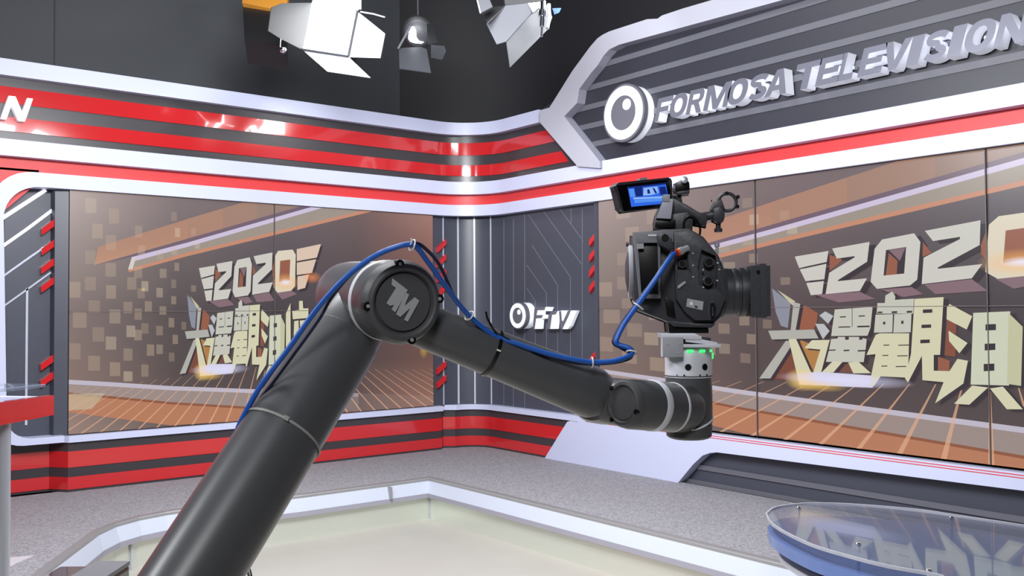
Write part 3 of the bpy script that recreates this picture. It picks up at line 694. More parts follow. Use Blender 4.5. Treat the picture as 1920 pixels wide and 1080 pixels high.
runner('edge_light_strip',[(.0,-.02),(.056,-.02),(.085,-.115),(.0,-.115)],'strip')
runner('lip',[(.0,-.115),(.088,-.115),(.088,-.150),(.0,-.150)],'lipshade')
runner('riser_panel',[(.0,-.15),(.035,-.15),(.035,-.34),(.0,-.34)],'riser')
for px,py in ((737,915),(170,1010)):
    p_=hit(px,py,2,-.02)
    bm=B(); n=Vector((0,-1,0)) if px>500 else Vector((-.0,-1,0)).normalized()
    e=off(edge,.086); q=min(((Vector(a)-Vector((p_.x,p_.y))).length,a) for a in e)[1]
    bb_=Vector((p_.x,-1.36 if px>500 else p_.y))
    tilt_=Vector((bb_.x,bb_.y,-.067)); box(bm,tilt_,X,Y,Z,.008,.06 if px>500 else .10,.1)
    obj('strip_joint',bm,'nosing',st_)

for (x_,y_) in ((-1.452,-1.318),(-3.86,-1.34)):
    bm=B(); abox(bm,x_-.006,x_+.006,y_-.006,y_+.006,-.34,-.15); obj('riser_joint',bm,'chromes',st_)
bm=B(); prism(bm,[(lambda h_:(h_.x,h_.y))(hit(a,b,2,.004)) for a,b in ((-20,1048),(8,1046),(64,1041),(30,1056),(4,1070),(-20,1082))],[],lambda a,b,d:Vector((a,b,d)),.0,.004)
MT['pale_patch']=mat('pale_floor_patch',(196,192,200),.5); tag(obj('floor_patch',bm,'pale_patch'),'pale triangular patch on the carpet at the lower left','pale_patch')  # flat pale triangle laid on the carpet

# ============================================================ OVAL DESK ON THE RIGHT
dk_=empty('news_desk',(-1.85,-5.6,-.34),'oval glass-topped desk over a blue acrylic shelf at the lower right','desk')
pts=[(1500,847),(1200,790),(1000,740),(800,680),(650,610),(575,560),(555,525),(555,510),(600,480),(700,464),(800,458),(1000,463),(1340,490),(1550,520),(1920,575)]
ZT=.40
front=[(lambda h:(h.x,h.y))(hit(1240+a/2.8235,780+b/2.8235,2,ZT)) for a,b in pts]
cx=-1.86
back=[(-2.50,-6.15),(-2.47,-6.6),(-2.3,-6.95),(-2.0,-7.1),(-1.7,-7.05),(-1.45,-6.8),(-1.32,-6.45)]
top=[tuple(v[:2]) for v in catmull([(a,b,0) for a,b in (back[::-1]+[front[0]])][::1]+[(a,b,0) for a,b in front[1:]],5)]
def scl(poly,k,c=(-1.9,-5.7)): return [(c[0]+(a-c[0])*k,c[1]+(b-c[1])*k) for a,b in poly]
def slab(name,poly,z0,z1,m,par=dk_,holes=()):
    bm=B(); prism(bm,poly,holes,lambda a,b,d:Vector((a,b,d)),z0,z1); return obj(name,bm,m,par)
slab('glass_top',top,ZT-.012,ZT,'glass')
slab('rim',top,ZT-.012,ZT+.001,'rimgrey',holes=[scl(top,.985)])
slab('blue_shelf',scl(top,.985),ZT-.115,ZT-.065,'deskblue')
bm=B(); A=scl(top,.80); Bq=scl(top,.50); n=len(A)
va=[bm.verts.new((a,b,ZT-.115)) for a,b in A]; vb=[bm.verts.new((a,b,-.34)) for a,b in Bq]
for i in range(n): bm.faces.new([va[i],va[(i+1)%n],vb[(i+1)%n],vb[i]])
bm.faces.new(va); bm.faces.new(vb); obj('pedestal',bm,'deskbase',dk_)
slab('base_rim',scl(top,.90),ZT-.19,ZT-.165,'rimgrey')
for px,py in ((1489,950),(1789,970),(1605,1022),(1745,1075)):
    p_=hit(px,py,2,ZT); v=Vector((p_.x,p_.y)); c=Vector((-1.9,-5.7)); v=c+(v-c)*.95
    bm=B(); lathe(bm,(v.x,v.y,ZT-.07),(v.x,v.y,ZT),[(0,.007),(.058,.007),(.058,.012),(.075,.012),(.078,.009)],20); obj('standoff',bm,'chrome',dk_,smooth=40)

# ============================================================ RED DESK CORNER AND BOX AT THE LEFT
rd=empty('presenter_desk',(-6.3,-4.9,-.34),'glossy red desk with glass top and chrome leg at the left edge','desk')
dd=2.9
def Pz(px,py,d): return P(px,py,d)
a0=P(-60,822,dd-.25); a1=P(101,772,dd+.10)
ax_=Vector((a1.x-a0.x,a1.y-a0.y,0)).normalized(); back_=Vector((-ax_.y,ax_.x,0))
hz=(P(60,755,dd).z-P(60,795,dd).z)
ztop=P(101,741,dd+.10).z; zbot=P(101,778,dd+.10).z
zl0=P(0,761,dd).z; 
A0=Vector((a1.x,a1.y,0)); A1=A0-ax_*1.6
bm=B(); v=[]
for q,zt_,zb_ in ((A0,ztop,zbot),(A1,ztop,ztop-.10)):
    v.append((q,zt_,zb_))
c0=[bm.verts.new(Vector((q.x,q.y,z_))+back_*b_) for q,zt_,zb_ in v for z_ in (zt_,zb_) for b_ in (0,.022)]
# c0 order: q0 top f,b ; q0 bot f,b ; q1 top f,b ; q1 bot f,b
for f in ((0,4,6,2),(1,3,7,5),(0,1,5,4),(2,6,7,3),(0,2,3,1),(4,5,7,6)): bm.faces.new([c0[i] for i in f])
obj('front_rail',bm,'red',rd)
bm=B(); cc=(A0+A1)/2+back_*.16; box(bm,(cc.x,cc.y,ztop-.012),ax_,back_,Z,1.56,.28,.02,bev=.004); obj('desk_shelf',bm,'white',rd)
bm=B(); cc=(A0+A1)/2+back_*.16; box(bm,(cc.x,cc.y,ztop+.035),ax_,back_,Z,1.50,.34,.010,bev=.003); obj('glass_top',bm,'glass',rd)
for s in (.1,.9):
    q=A0.lerp(A1,s)+back_*.2; bm=B(); lathe(bm,(q.x,q.y,ztop-.002),(q.x,q.y,ztop+1),[(0,.012),(.035,.012)],16); obj('standoff',bm,'chromes',rd)
q=P(6,900,2.82); q2=A1+back_*.15
for q_ in (q,q2):
    bm=B(); lathe(bm,(q_.x,q_.y,-.34),(q_.x,q_.y,0),[(0,.05),(.01,.05),(.012,.020),(ztop+.34-.03,.020)],28); obj('leg',bm,'chromes',rd,smooth=40)
q=P(150,1085,2.2)
bx=empty('equipment_case',(q.x,q.y,-.34),'dark glossy case with grey lid at the bottom left corner','case')
zt=P(150,1068,2.2).z; MT['case']=mat('case_dark_red_gloss',(46,16,20),.15,coat=.6); MT['lid']=mat('lid_grey',(112,113,118),.4)
f2=Vector((fwd.x,fwd.y,0)).normalized(); r2=Vector((f2.y,-f2.x,0))
bm=B(); box(bm,(q.x,q.y,(zt-.34)/2-.006),r2,f2,Z,.17,.16,zt+.34-.012,bev=.008); obj('body',bm,'case',bx)
bm=B(); box(bm,Vector((q.x,q.y,zt-.005))+r2*.045,r2,f2,Z,.085,.15,.012,bev=.004); obj('lid',bm,'lid',bx)

# ============================================================ ROBOT ARM
def pxr(r,d): return r*d/F          # a radius seen as r pixels at distance d, in metres
base=P(365,1078,1.475)
shoulder=P(120,1460,1.28)
rb=empty('robot_arm',(shoulder.x,shoulder.y,-.34),'charcoal grey jointed robot arm with round elbow cap reaching across the set','robot arm')
def hull(name,A,Bv,prof,m='robot',n=56,par=None,sm=35,label=None):
    bm=B(); lathe(bm,A,Bv,prof,n); return obj(name,bm,m,par or rb,smooth=sm,label=label)
EC=P(757,567,1.62); ER=P(646,554,1.89)                # elbow: front cap centre and rear end centre
EL=(ER-EC).length; ea=(ER-EC)/EL; RC=pxr(80,1.63)
# upper arm link
UA=shoulder; UB=EC.lerp(ER,.56); ul=(UB-UA).length
hull('upper_link',UA,UB,[(0,.070),(ul*.5,.0705),(ul-.14,.0685),(ul-.10,.0675),(ul-.098,.0655),(ul-.03,.063),(ul,.05)])
# housing of the elbow
hull('elbow_housing',EC,ER,[(.078,RC*.90),(.082,RC*.955),(.11,RC*.955),(EL-.05,RC*.93),(EL-.02,RC*.90),(EL-.008,RC*.80),(EL,RC*.6),(EL+.001,0)])
hull('seal_ring',EC,ER,[(.068,RC*.965),(.070,RC*.985),(.079,RC*.985),(.080,RC*.965)],'silver')
hull('forearm_housing',EC,ER,[(.022,RC*.90),(.026,RC*.97),(.067,RC*.97),(.068,RC*.9)])
capo=hull('elbow_cap',EC,ER,[(-.001,0),(-.001,RC*.66),(.0025,RC*.68),(.0035,RC*.70),(-.004,RC*.745),(-.006,RC*.80),(-.003,RC*.90),(.006,RC*.97),(.018,RC*1.0),(.026,RC*.985),(.028,RC*.90)],'robotcap',n=72)
# screw recesses round the cap
fd=-ea; s_=fd.cross(Z).normalized(); s_=-s_ if s_.dot(rt)<0 else s_; u_=s_.cross(fd).normalized(); u_=-u_ if u_.z<0 else u_
for px,py in ((748,492),(688,574),(770,633),(805,562)):
    # direction of the recess round the cap
    d=ray(px,py); t_=((EC-CAM).dot(ea))/d.dot(ea); q=CAM+d*t_; v=(q-EC); v=v.normalized()*RC*.90
    c=EC+v
    bm=B(); lathe(bm,c-ea*.0040,c+ea*.02,[(0,.0078),(.014,.0078)],20); sr_=obj('screw_recess',bm,'hole',rb,smooth=40)
    bm=B(); lathe(bm,c-ea*.0052,c+ea*.02,[(0,.0032),(.003,.0040)],6); obj('screw',bm,'chromes',sr_)
# TM logo traced on the cap
def CP(px,py,off_=0.0):
    d=ray(px,py); pc_=EC-ea*off_; t_=((pc_-CAM).dot(ea))/d.dot(ea); return CAM+d*t_
def on_cap(polys,off0,off1,m,name,par):
    for poly in polys:
        bm=B()
        fn=lambda a,b,d:CP(a,b,d)
        prism(bm,poly,[],fn,off0,off1); obj(name,bm,m,par)
lx=lambda l:[(420+a/2.298,430+b/2.298) for a,b in l]
MT['logo']=mat('logo_light_grey',(168,170,172),.45)
on_cap([lx([(725,210),(792,262),(738,358),(722,345),(733,325),(716,330),(700,318),(741,252),(722,240)]),
        lx([(783,272),(798,280),(778,330),(822,292),(842,308),(792,398),(776,390),(803,338),(760,378),(741,366)])],.0005,.0030,'logo','logo',rb)
# forearm
FA=P(748,592,1.70); FB=P(1112,737,1.80); fl=(FB-FA).length
hull('forearm_link',FA,FB,[(-.03,.034),(.0,.040),(fl*.3,.0425),(fl*.6,.0455),(fl*.88,.049),(fl,.050),(fl+.03,.040),(fl+.045,.02)],n=56)
# wrist housing behind the forearm end
WA=P(1108,745,1.79); 
def axpt(px,py,d): return P(px,py,d)
WH0=P(1112,746,1.795); WH1=P(1140,754,1.93); wl_=(WH1-WH0).length
hull('wrist_housing',WH0,WH1,[(-.012,.02),(-.010,.034),(-.002,.043),(.02,.047),(wl_*.75,.047),(wl_+.0,.045),(wl_+.012,.02)])
WC=P(1172,757,1.735); WD=P(1293,766,1.852); wd=(WD-WC).length
hull('wrist_bridge',P(1120,748,1.82),P(1185,757,1.78),[(0,.044),(.07,.046),(.09,.04)])
hull('wrist_joint',WC,WD,[(.0,.036),(.004,.043),(.012,.0465),(wd*.42,.0475),(wd-.02,.0475),(wd,.040)])
hull('seal_ring',WC,WD,[(wd*.35,.0473),(wd*.36,.0485),(wd*.435,.0485),(wd*.445,.0473)],'silver')
hull('seal_ring',WC,WD,[(wd*.68,.0473),(wd*.685,.0482),(wd*.71,.0482),(wd*.715,.0473)],'silver')
hull('wrist_cap',WC,WD,[(-.006,0),(-.006,.030),(-.004,.0315),(-.009,.0345),(-.008,.040),(.0,.0445),(.006,.045)],'robotcap')
wx=(WD-WC).normalized()
for px,py in ((1149,722),(1191,768),(1151,792)):
    d=ray(px,py); t_=((WC-CAM).dot(wx))/d.dot(wx); q=CAM+d*t_; v=(q-WC).normalized()*.0385; c=WC+v
    bm=B(); lathe(bm,c-wx*.0105,c+wx*.02,[(0,.0044),(.012,.0044)],14); obj('screw_recess',bm,'hole',rb,smooth=40)
# last joint: upright
DV=1.87; V0=P(1292,822,DV); zt=lambda py:P(1292,py,DV).z
vr=.0465
Vb=Vector((V0.x,V0.y,zt(822)))
h=lambda py: zt(py)-Vb.z
hull('flange_joint',Vb,Vb+Z,[(h(794),vr*.97),(h(790),vr),(h(745),vr),(h(722),vr*.99),(h(708),vr*.97),(h(706),vr*.9)])
hull('bottom_cap',Vb,Vb+Z,[(0,.034),(.002,.040),(.006,.0445),(h(796),vr*.985),(h(793),vr*.9)],'robotcap')
bm=B(); ring=[]
for i in range(56):
    a=2*math.pi*i/56; dr=rt*math.cos(a)+Vector((fwd.x,fwd.y,0)).normalized()*math.sin(a)
    ring.append(Vector((Vb.x,Vb.y,0))+Vector((dr.x,dr.y,0)).normalized()*(vr*1.003)+Z*(Vb.z+h(800)+.018*max(0,math.cos(a))**1.5))
sweep(bm,ring,.0022,8,closed=True); obj('seal_ring',bm,'silver',rb,smooth=60)
hull('tool_flange',Vb,Vb+Z,[(h(707),vr*.99),(h(704),vr*1.01),(h(700),vr*1.0),(h(655),vr*1.0),(h(652),vr*.98)],'silver')
bm=B(); lathe(bm,Vb,Vb+Z,[(h(704.5),vr*1.014),(h(703),vr*1.014)],56); obj('flange_seam',bm,'black',rb,smooth=40)
fv=Vector((-fwd.x,-fwd.y,0)).normalized(); rv=Vector((rt.x,rt.y,0)).normalized()
for off_ in (-.19,.52):       # two round plug recesses on the flange
    dr=(fv*math.cos(math.asin(off_))+rv*off_).normalized(); c=Vector((Vb.x,Vb.y,zt(686)))+dr*(vr*.99)
    bm=B(); lathe(bm,c,c+dr,[(0,.0065),(.0022,.0065)],8); obj('plug',bm,'hole',rb)
for off_ in (-.78,-.10,.42,.85,.98):
    dr=(fv*math.sqrt(1-off_**2)+rv*off_).normalized(); c=Vector((Vb.x,Vb.y,zt(657 if off_<.9 else 667)))+dr*(vr*.99)
    sd=dr.cross(Z); bm=B(); wdt=.012 if -.5<off_<.8 else .006
    box(bm,c+dr*.001,sd,Z,dr,wdt if off_<.9 else .003,.005 if off_<.9 else .012,.004,bev=.0012); obj('status_light',bm,'green',rb)
for off_ in (-.62,-.35,.30,.62):
    dr=(fv*math.sqrt(1-off_**2)+rv*off_).normalized(); c=Vector((Vb.x,Vb.y,zt(701)))+dr*(vr*1.0)
    bm=B(); lathe(bm,c,c+dr,[(0,.0022),(.0012,.0018)],10); obj('screw',bm,'chrome',rb)
# base below the picture
hull('shoulder_housing',shoulder-ea*.16,shoulder+ea*.16,[(0,.06),(.01,.08),(.31,.08),(.32,.06)])
sb0=Vector((shoulder.x,shoulder.y,-.34))
hull('base_column',sb0,sb0+Z,[(0,.20),(.03,.20),(.032,.11),(shoulder.z+.34-.05,.085),(shoulder.z+.34-.02,.05)])
# little serial plate lights on the housing
for px,py in ((627,585),(640,597)):
    c=P(px,py,1.72)

# ============================================================ CAMCORDER ON THE MOUNT
DC=1.87; K=F/DC
OC=Vector((Vb.x,Vb.y,0)); oc_px=1292
cy_=R(5)                                         # lens swings slightly away from us
cx_=(rv*math.cos(cy_)+fv*math.sin(cy_)).normalized(); cz_=Z; cdp=Vector((cx_.y,-cx_.x,0)); 
if cdp.dot(fv)<0: cdp=-cdp                         # towards the viewer
def CC(px,py,dep=0.): return OC+cx_*((px-oc_px)/K/math.cos(cy_)) + Z*(zt(py)) + cdp*dep
def cprism(par,name,poly,d0,d1,m,holes=(),bev=0):
    bm=B(); prism(bm,poly,list(holes),lambda a,b,d:CC(a,b,d),d0,d1)
    if bev: 
        bmesh.ops.remove_doubles(bm,verts=bm.verts[:],dist=1e-6); bmesh.ops.dissolve_limit(bm,angle_limit=.02,verts=bm.verts[:],edges=bm.edges[:]); 
        bmesh.ops.bevel(bm,geom=bm.edges[:],offset=bev,segments=2,affect='EDGES',profile=.6,clamp_overlap=True)
    return obj(name,bm,m,par,smooth=35)
def clathe(par,name,A,Bv,prof,m,n=36): 
    bm=B(); lathe(bm,A,Bv,prof,n); return obj(name,bm,m,par,smooth=38)
def q4(a,b,c,d): return [(a,b),(c,b),(c,d),(a,d)]
mp=empty('mounting_plate',CC(1290,652),'silver camera mounting plates with grey bracket bolted on the robot flange','mount')
cprism(mp,'lower_plate',q4(1247,644,1346,650),-.05,.055,'silver',bev=.0008)
cprism(mp,'upper_plate',[(1237,624),(1300,624),(1312,630),(1312,636),(1240,633)],-.04,.05,'silver',bev=.0008)
cprism(mp,'spacer',q4(1256,633,1330,646),-.035,.035,'cam')
cprism(mp,'right_plate',[(1283,632),(1303,633),(1341,641),(1341,646),(1283,640)],-.05,.048,'silver',bev=.0006)
cprism(mp,'bracket',q4(1241,632,1278,667),.052,.060,'camg',bev=.0008)
cprism(mp,'bracket_side',q4(1240,632,1243,667),.020,.056,'silver')
for a,b in ((1249,643),(1270,643),(1269,659)): clathe(mp,'screw',CC(a,b,.059),CC(a,b,.07),[(0,.0022),(.0022,.0018)],'chromes',12)
cm=empty('video_camera',CC(1292,618),'black camcorder with side monitor, top handle and lens hood mounted on the robot flange','camera')
# body
cprism(cm,'body',[(1190,438),(1246,432),(1292,431),(1318,447),(1345,482),(1360,520),(1362,560),(1350,592),(1335,606),(1262,606),(1240,598),(1200,582),(1190,560)],-.065,.045,'cam',bev=.003)
cprism(cm,'side_shell',[(1263,440),(1292,436),(1316,452),(1340,480),(1352,515),(1355,560),(1343,588),(1332,600),(1300,600),(1282,585),(1266,560)],.040,.058,'cam',
   holes=[[(1312,470),(1338,482),(1341,500),(1338,542),(1322,546),(1307,534),(1304,505)],[(1270,474),(1288,474),(1288,508),(1268,508)]],bev=.001)
cprism(cm,'battery_bay',[(1190,438),(1262,437),(1262,458),(1238,458),(1238,560),(1200,560),(1192,470)],.044,.066,'cam2',holes=[[(1196,457),(1234,457),(1234,552),(1203,552)]],bev=.0012)
cprism(cm,'battery',[(1194,462),(1236,462),(1238,568),(1203,566)],.044,.055,'camd',bev=.001)
cprism(cm,'label_plate',q4(1195,459,1208,469),.064,.0665,'camg')
il_=cprism(cm,'info_label',[(1286,560),(1315,566),(1313,582),(1284,575)],.0575,.0595,'camg')
cprism(il_,'label_mark',[(1291,566),(1296,567),(1296,573),(1290,572)],.0594,.0602,'nylonw')
cprism(il_,'label_mark',[(1299,573),(1304,574),(1304,578),(1299,577)],.0594,.0602,'cam')
cprism(cm,'base_block',[(1252,604),(1324,604),(1326,624),(1254,624)],-.045,.045,'camd',bev=.002)
cprism(cm,'quick_release',[(1247,600),(1300,606),(1338,606),(1330,614),(1262,612)],-.05,.052,'cam',bev=.002)
c=CC(1190,508,-.015); hg_=clathe(cm,'hand_grip',c+cx_*.02,c-cx_*.05,[(0,.050),(.012,.053),(.022,.050),(.030,.040),(.034,.02)],'cam')
clathe(hg_,'grip_ring',c-cx_*.0,c-cx_*.05,[(0,.0535),(.004,.0545),(.008,.0535)],'camg')
for a,b,r_ in ((1326,494,9.5),(1324,528,9.5),(1278,497,8)):
    dl_=clathe(cm,'dial',CC(a,b,.045),CC(a,b,.08),[(0,r_/K),(.012,r_/K),(.0135,r_/K*.85)],'cam',28)
    clathe(dl_,'dial_face',CC(a,b,.058),CC(a,b,.08),[(0,r_/K*.72),(.001,r_/K*.70)],'camd',24)
for a,b in ((1341,496),(1340,528),(1344,508),(1297,478),(1297,500),(1297,521),(1315,508),(1315,540),(1347,490)):
    clathe(cm,'button',CC(a,b,.056),CC(a,b,.07),[(0,.0022),(.004,.0018)],'chromes' if a>1338 else 'camg',12)
cprism(cm,'lever',[(1268,538),(1282,528),(1284,532),(1270,543)],.045,.062,'camg',bev=.0008)
cprism(cm,'chrome_bracket',[(1327,569),(1334,568),(1337,580),(1334,598),(1328,600),(1326,585)],.050,.062,'chrome',holes=[[(1329,574),(1332,574),(1333,590),(1330,592)]])
cprism(cm,'side_vent',[(1246,556),(1262,566),(1266,596),(1250,590)],.042,.050,'camd',bev=.0008)
cprism(cm,'top_strip',q4(1216,443,1231,446),.065,.067,'nylonw')
cprism(cm,'port_cover',[(1231,446),(1243,440),(1258,452),(1262,468),(1254,472),(1234,462)],.060,.074,'cam',bev=.0015)
clathe(cm,'port_ring',CC(1246,450,.072),CC(1246,450,.09),[(0,.007),(.004,.007),(.004,.004)],'camd',20)
clathe(cm,'top_post',CC(1345,478,.02),CC(1345,462,.02),[(0,.003),(.014,.003),(.015,.005),(.022,.005)],'chromes',14)
clathe(cm,'side_knob',CC(1184,456,-.01),CC(1170,456,-.01),[(0,.004),(.006,.004)],'cam',14)
# lens
LC=CC(1345,548,-.008)
clathe(cm,'lens_mount',LC,LC+cx_,[(-.01,.052),(.012,.052),(.014,.048),(.030,.047)],'cam',44)
clathe(cm,'lens_barrel',LC+cx_*.03,LC+cx_,[(0,.046),(.004,.048),(.010,.048),(.011,.0455),(.015,.0455),(.016,.049),(.024,.049),(.025,.046),(.028,.046),(.029,.049),(.036,.049),(.038,.045)],'cam',44)
hp=[(-.052,-.048),(.052,-.048),(.052,.050),(-.052,.050)]
def hoodfn(a,b,d): return LC+cx_*d+cdp*a+Z*b
bm=B(); prism(bm,hp,[ell(0,0,.040,.040,32)],lambda a,b,d:hoodfn(a*(1 if d<.08 else 1.0),b,d),.060,.098)
obj('lens_hood',bm,'cam',cm)
bm=B(); prism(bm,[(a*1.07,b*1.07) for a,b in hp],[ell(0,0,.043,.043,32)],hoodfn,.078,.090); obj('hood_band',bm,'cam',cm)
clathe(cm,'front_element',LC+cx_*.045,LC+cx_,[(0,.040),(.018,.040),(.022,.030),(.024,.0)],'glassl',40)
clathe(cm,'hood_screw',hoodfn(.052,.038,.075),hoodfn(.07,.038,.075),[(0,.0035),(.003,.0035)],'camd',14)
# handle assembly
cprism(cm,'handle_post',[(1262,440),(1300,438),(1302,412),(1292,398),(1262,402)],-.022,.022,'cam',bev=.003)
cprism(cm,'handle_grip',[(1258,402),(1264,370),(1290,384),(1312,398),(1330,404),(1326,424),(1306,420),(1296,404)],-.014,.018,'cam',bev=.003)
cprism(cm,'input_box',[(1231,415),(1234,402),(1246,374),(1266,374),(1262,420),(1231,428)],-.018,.036,'cam',bev=.0015)
cprism(cm,'input_box_top',[(1232,411),(1246,376),(1264,376),(1259,413)],.034,.046,'frame',bev=.0008)
cprism(cm,'box_latch',[(1244,372),(1246,368),(1258,368),(1257,381),(1244,381)],.030,.048,'camg',bev=.0008)
cprism(cm,'box_lower',[(1231,414),(1268,414),(1268,428),(1231,428)],-.018,.037,'camd',bev=.001)
bm=B(); c=CC(1299,428,.026); ring=[c+cx_*(.016*math.cos(a)*1.0)+Z*(.010*math.cos(a+2.2)-.014*math.sin(a)) for a in [2*math.pi*i/28 for i in range(28)]]
sweep(bm,ring,.0022,8,closed=True); obj('strap_ring',bm,'camd',cm,smooth=60)
clathe(cm,'handle_screw',CC(1286,435,.022),CC(1286,435,.04),[(0,.005),(.006,.005)],'chromes',14)
clathe(cm,'rod',CC(1312,408,0),CC(1346,402,0),[(0,.009),(.05,.009)],'cam',20)
clathe(cm,'rod_tip',CC(1324,406,.009),CC(1330,405,.009),[(0,.003),(.006,.003)],'chrome',12)
cprism(cm,'clamp',[(1340,392),(1352,388),(1361,398),(1360,412),(1352,420),(1340,414)],-.012,.014,'cam',bev=.002)
clathe(cm,'clamp_knob',CC(1350,420,0),CC(1350,440,0),[(0,.005),(.008,.005),(.009,.008),(.016,.008)],'cam',16)
cprism(cm,'clamp_arm',[(1335,396),(1342,380),(1356,374),(1362,392),(1350,398)],-.006,.008,'cam',bev=.0015)
# microphone holder ring
bm=B(); c=CC(1367,379,.0); ring=[c+cx_*(.0175*math.cos(a))+Z*(.0175*math.sin(a)) for a in [2*math.pi*i/32 for i in range(32)]]
sweep(bm,ring,.0035,10,closed=True); obj('mic_ring',bm,'cam',cm,smooth=60)
for a_,b_ in ((1386,370),(1385,388),(1352,384),(1366,363)): clathe(cm,'ring_grip',CC(a_,b_,-.004),CC(a_,b_,.1),[(0,.004),(.010,.004)],'camd',12)
clathe(cm,'holder_pin',CC(1338,378,.0),CC(1338,374,0),[(0,.0015),(.004,.0015)],'chrome',8)
# monitor, turned towards us
mn=empty('camera_monitor',CC(1206,366,.02),'small black monitor with a bright blue picture on the camera handle','monitor')
mc=[P(1153,345,1.80),P(1256,332,1.87),P(1262,389,1.87),P(1168,397,1.80)]
mx_=((mc[1]-mc[0])+(mc[2]-mc[3])).normalized(); my_=((mc[0]-mc[3])+(mc[1]-mc[2])); my_=(my_-mx_*my_.dot(mx_)).normalized(); mz_=mx_.cross(my_).normalized()
if mz_.dot(CAM-mc[0])<0: mz_=-mz_
def MP(px,py,d=0.):
    o_=mc[0]+mz_*d; r_=ray(px,py); return CAM+r_*((o_-CAM).dot(mz_)/r_.dot(mz_))
def mpr(name,poly,d0,d1,m,bev=0,holes=(),par=None):
    bm=B(); prism(bm,poly,list(holes),lambda a,b,d:MP(a,b,0)+mz_*d,d0,d1)
    if bev: bmesh.ops.dissolve_limit(bm,angle_limit=.02,verts=bm.verts[:],edges=bm.edges[:]); bmesh.ops.bevel(bm,geom=bm.edges[:],offset=bev,segments=2,affect='EDGES',clamp_overlap=True)
    return obj(name,bm,m,par or mn,smooth=35)
mpr('housing',[(1154,349),(1160,342),(1256,332),(1261,337),(1263,386),(1170,397),(1164,390)],-.016,0,'cam',bev=.0018)
mpr('bezel',[(1157,348),(1253,337),(1260,386),(1169,395)],-.001,.0012,'camd')
mpr('top_lug',[(1201,334),(1214,331),(1216,337),(1202,339)],-.012,-.003,'camg')
mpr('side_button',[(1152,350),(1155,349),(1158,356),(1155,358)],-.012,-.002,'cam')
scr=mpr('screen',[(1176,351),(1247,343),(1254,381),(1183,388)],.0012,.0018,mat('monitor_picture_blue',(4,6,20),.25,emit=(52,110,236),es=.9))
MT['mnl']=mat('monitor_picture_pale',(4,6,20),.25,emit=(150,190,250),es=.95); MT['mnd']=mat('monitor_picture_navy',(4,6,20),.25,emit=(24,42,120),es=.9); MT['mnm']=mat('monitor_picture_mid',(4,6,20),.25,emit=(90,150,244),es=.95)
for q,m,k in (([(1176,351),(1247,343),(1247.6,346),(1177,354)],'mnd',0),([(1188,353),(1203,351),(1204,368),(1191,369)],'mnd',0),([(1178,355),(1187,354),(1190,369),(1181,370)],'mnm',0),([(1206,353),(1231,350),(1234,362),(1220,366),(1205,367)],'mnl',0),
   ([(1235,351),(1246,350),(1250,364),(1237,366)],'mnd',0),([(1212,356),(1216,355),(1218,363),(1213,364)],'mnd',1),([(1222,353),(1225,353),(1231,362),(1227,363)],'mnd',1),([(1186,371),(1250,368),(1251,371),(1187,374)],'mnl',1),([(1188,375),(1251,371),(1253,376),(1189,381)],'mnm',0)):
    mpr('picture_patch',q,.0018,.0021+.0002*k,m,par=scr)
# hinge of the monitor
clathe(mn,'hinge',MP(1261,352,-.008),CC(1278,352,.0),[(0,.005),(.008,.005),(.010,.008),(.022,.008)],'camg',18)
cprism(mn,'hinge_block',[(1270,343),(1288,334),(1296,342),(1297,356),(1284,362),(1270,360)],-.012,.016,'camd',bev=.002)
clathe(mn,'hinge_knob',CC(1286,339,.014),CC(1289,334,.05),[(0,.007),(.008,.007),(.009,.004)],'chromes',14)
cprism(mn,'hinge_plate',[(1272,360),(1296,357),(1296,363),(1274,366)],-.014,.018,'cam',bev=.001)
cprism(mn,'hinge_post',[(1266,364),(1280,358),(1284,380),(1266,384)],-.008,.008,'cam',bev=.0015)
clathe(mn,'hinge_screw',CC(1269,371,.008),CC(1269,371,.03),[(0,.0045),(.007,.0045)],'chrome',14)

# ============================================================ CABLES AND TIES
def cable(name,pts,r,m,label,cat='cable',k=10):
    bm=B(); sweep(bm,catmull(pts,k),r,12); return tag(obj(name,bm,m,smooth=60),label,cat)
blue=[(438,830,1.60),(452,790,1.58),(490,722,1.57),(540,655,1.57),(590,585,1.57),(640,528,1.56),(690,488,1.56),(735,466,1.56),(775,460,1.57),(803,492,1.60),(838,540,1.64),(878,590,1.69),(925,628,1.715),(970,645,1.72),(1030,664,1.725),(1080,675,1.73),(1112,679,1.735),(1150,677,1.74),(1178,668,1.75),(1186,660,1.755),(1178,652,1.757),(1160,646,1.76),(1156,638,1.76),(1168,612,1.765),(1190,580,1.765),(1215,545,1.765),(1240,508,1.77),(1258,482,1.785),(1266,474,1.80)]
cable('video_cable',[P(*q) for q in blue],.0047,'blue','bright blue cable looping over the elbow and along the arm up to the camera')
dark=[(432,842,1.605),(447,800,1.60),(498,735,1.585),(548,668,1.585),(597,600,1.58),(620,560,1.58),(655,517,1.57),(700,480,1.57),(740,462,1.57),(778,456,1.575),(802,470,1.60),(826,500,1.64),(850,552,1.68),(876,588,1.70),(915,618,1.725),(962,643,1.73),(1030,668,1.735),(1085,681,1.74),(1140,681,1.748),(1176,674,1.758),(1184,664,1.765),(1164,652,1.77),(1150,640,1.772),(1166,606,1.777),(1192,570,1.777),(1222,530,1.777),(1246,494,1.783),(1262,470,1.80)]
cable('power_cable',[P(*q) for q in dark],.0032,'navy','thin dark navy cable strapped alongside the blue one on the robot arm')
cn=empty('cable_connector',P(1268,472,1.80),'orange and silver plug end of the blue cable on the camera side','connector')
A=P(1264,476,1.80); Bv=P(1285,467,1.812)
clathe(cn,'boot',A,Bv,[(-.004,.006),(.004,.0068),(.006,.0068)],'redp',20); clathe(cn,'orange_ring',A,Bv,[(.006,.0072),(.011,.0072)],'orange',20)
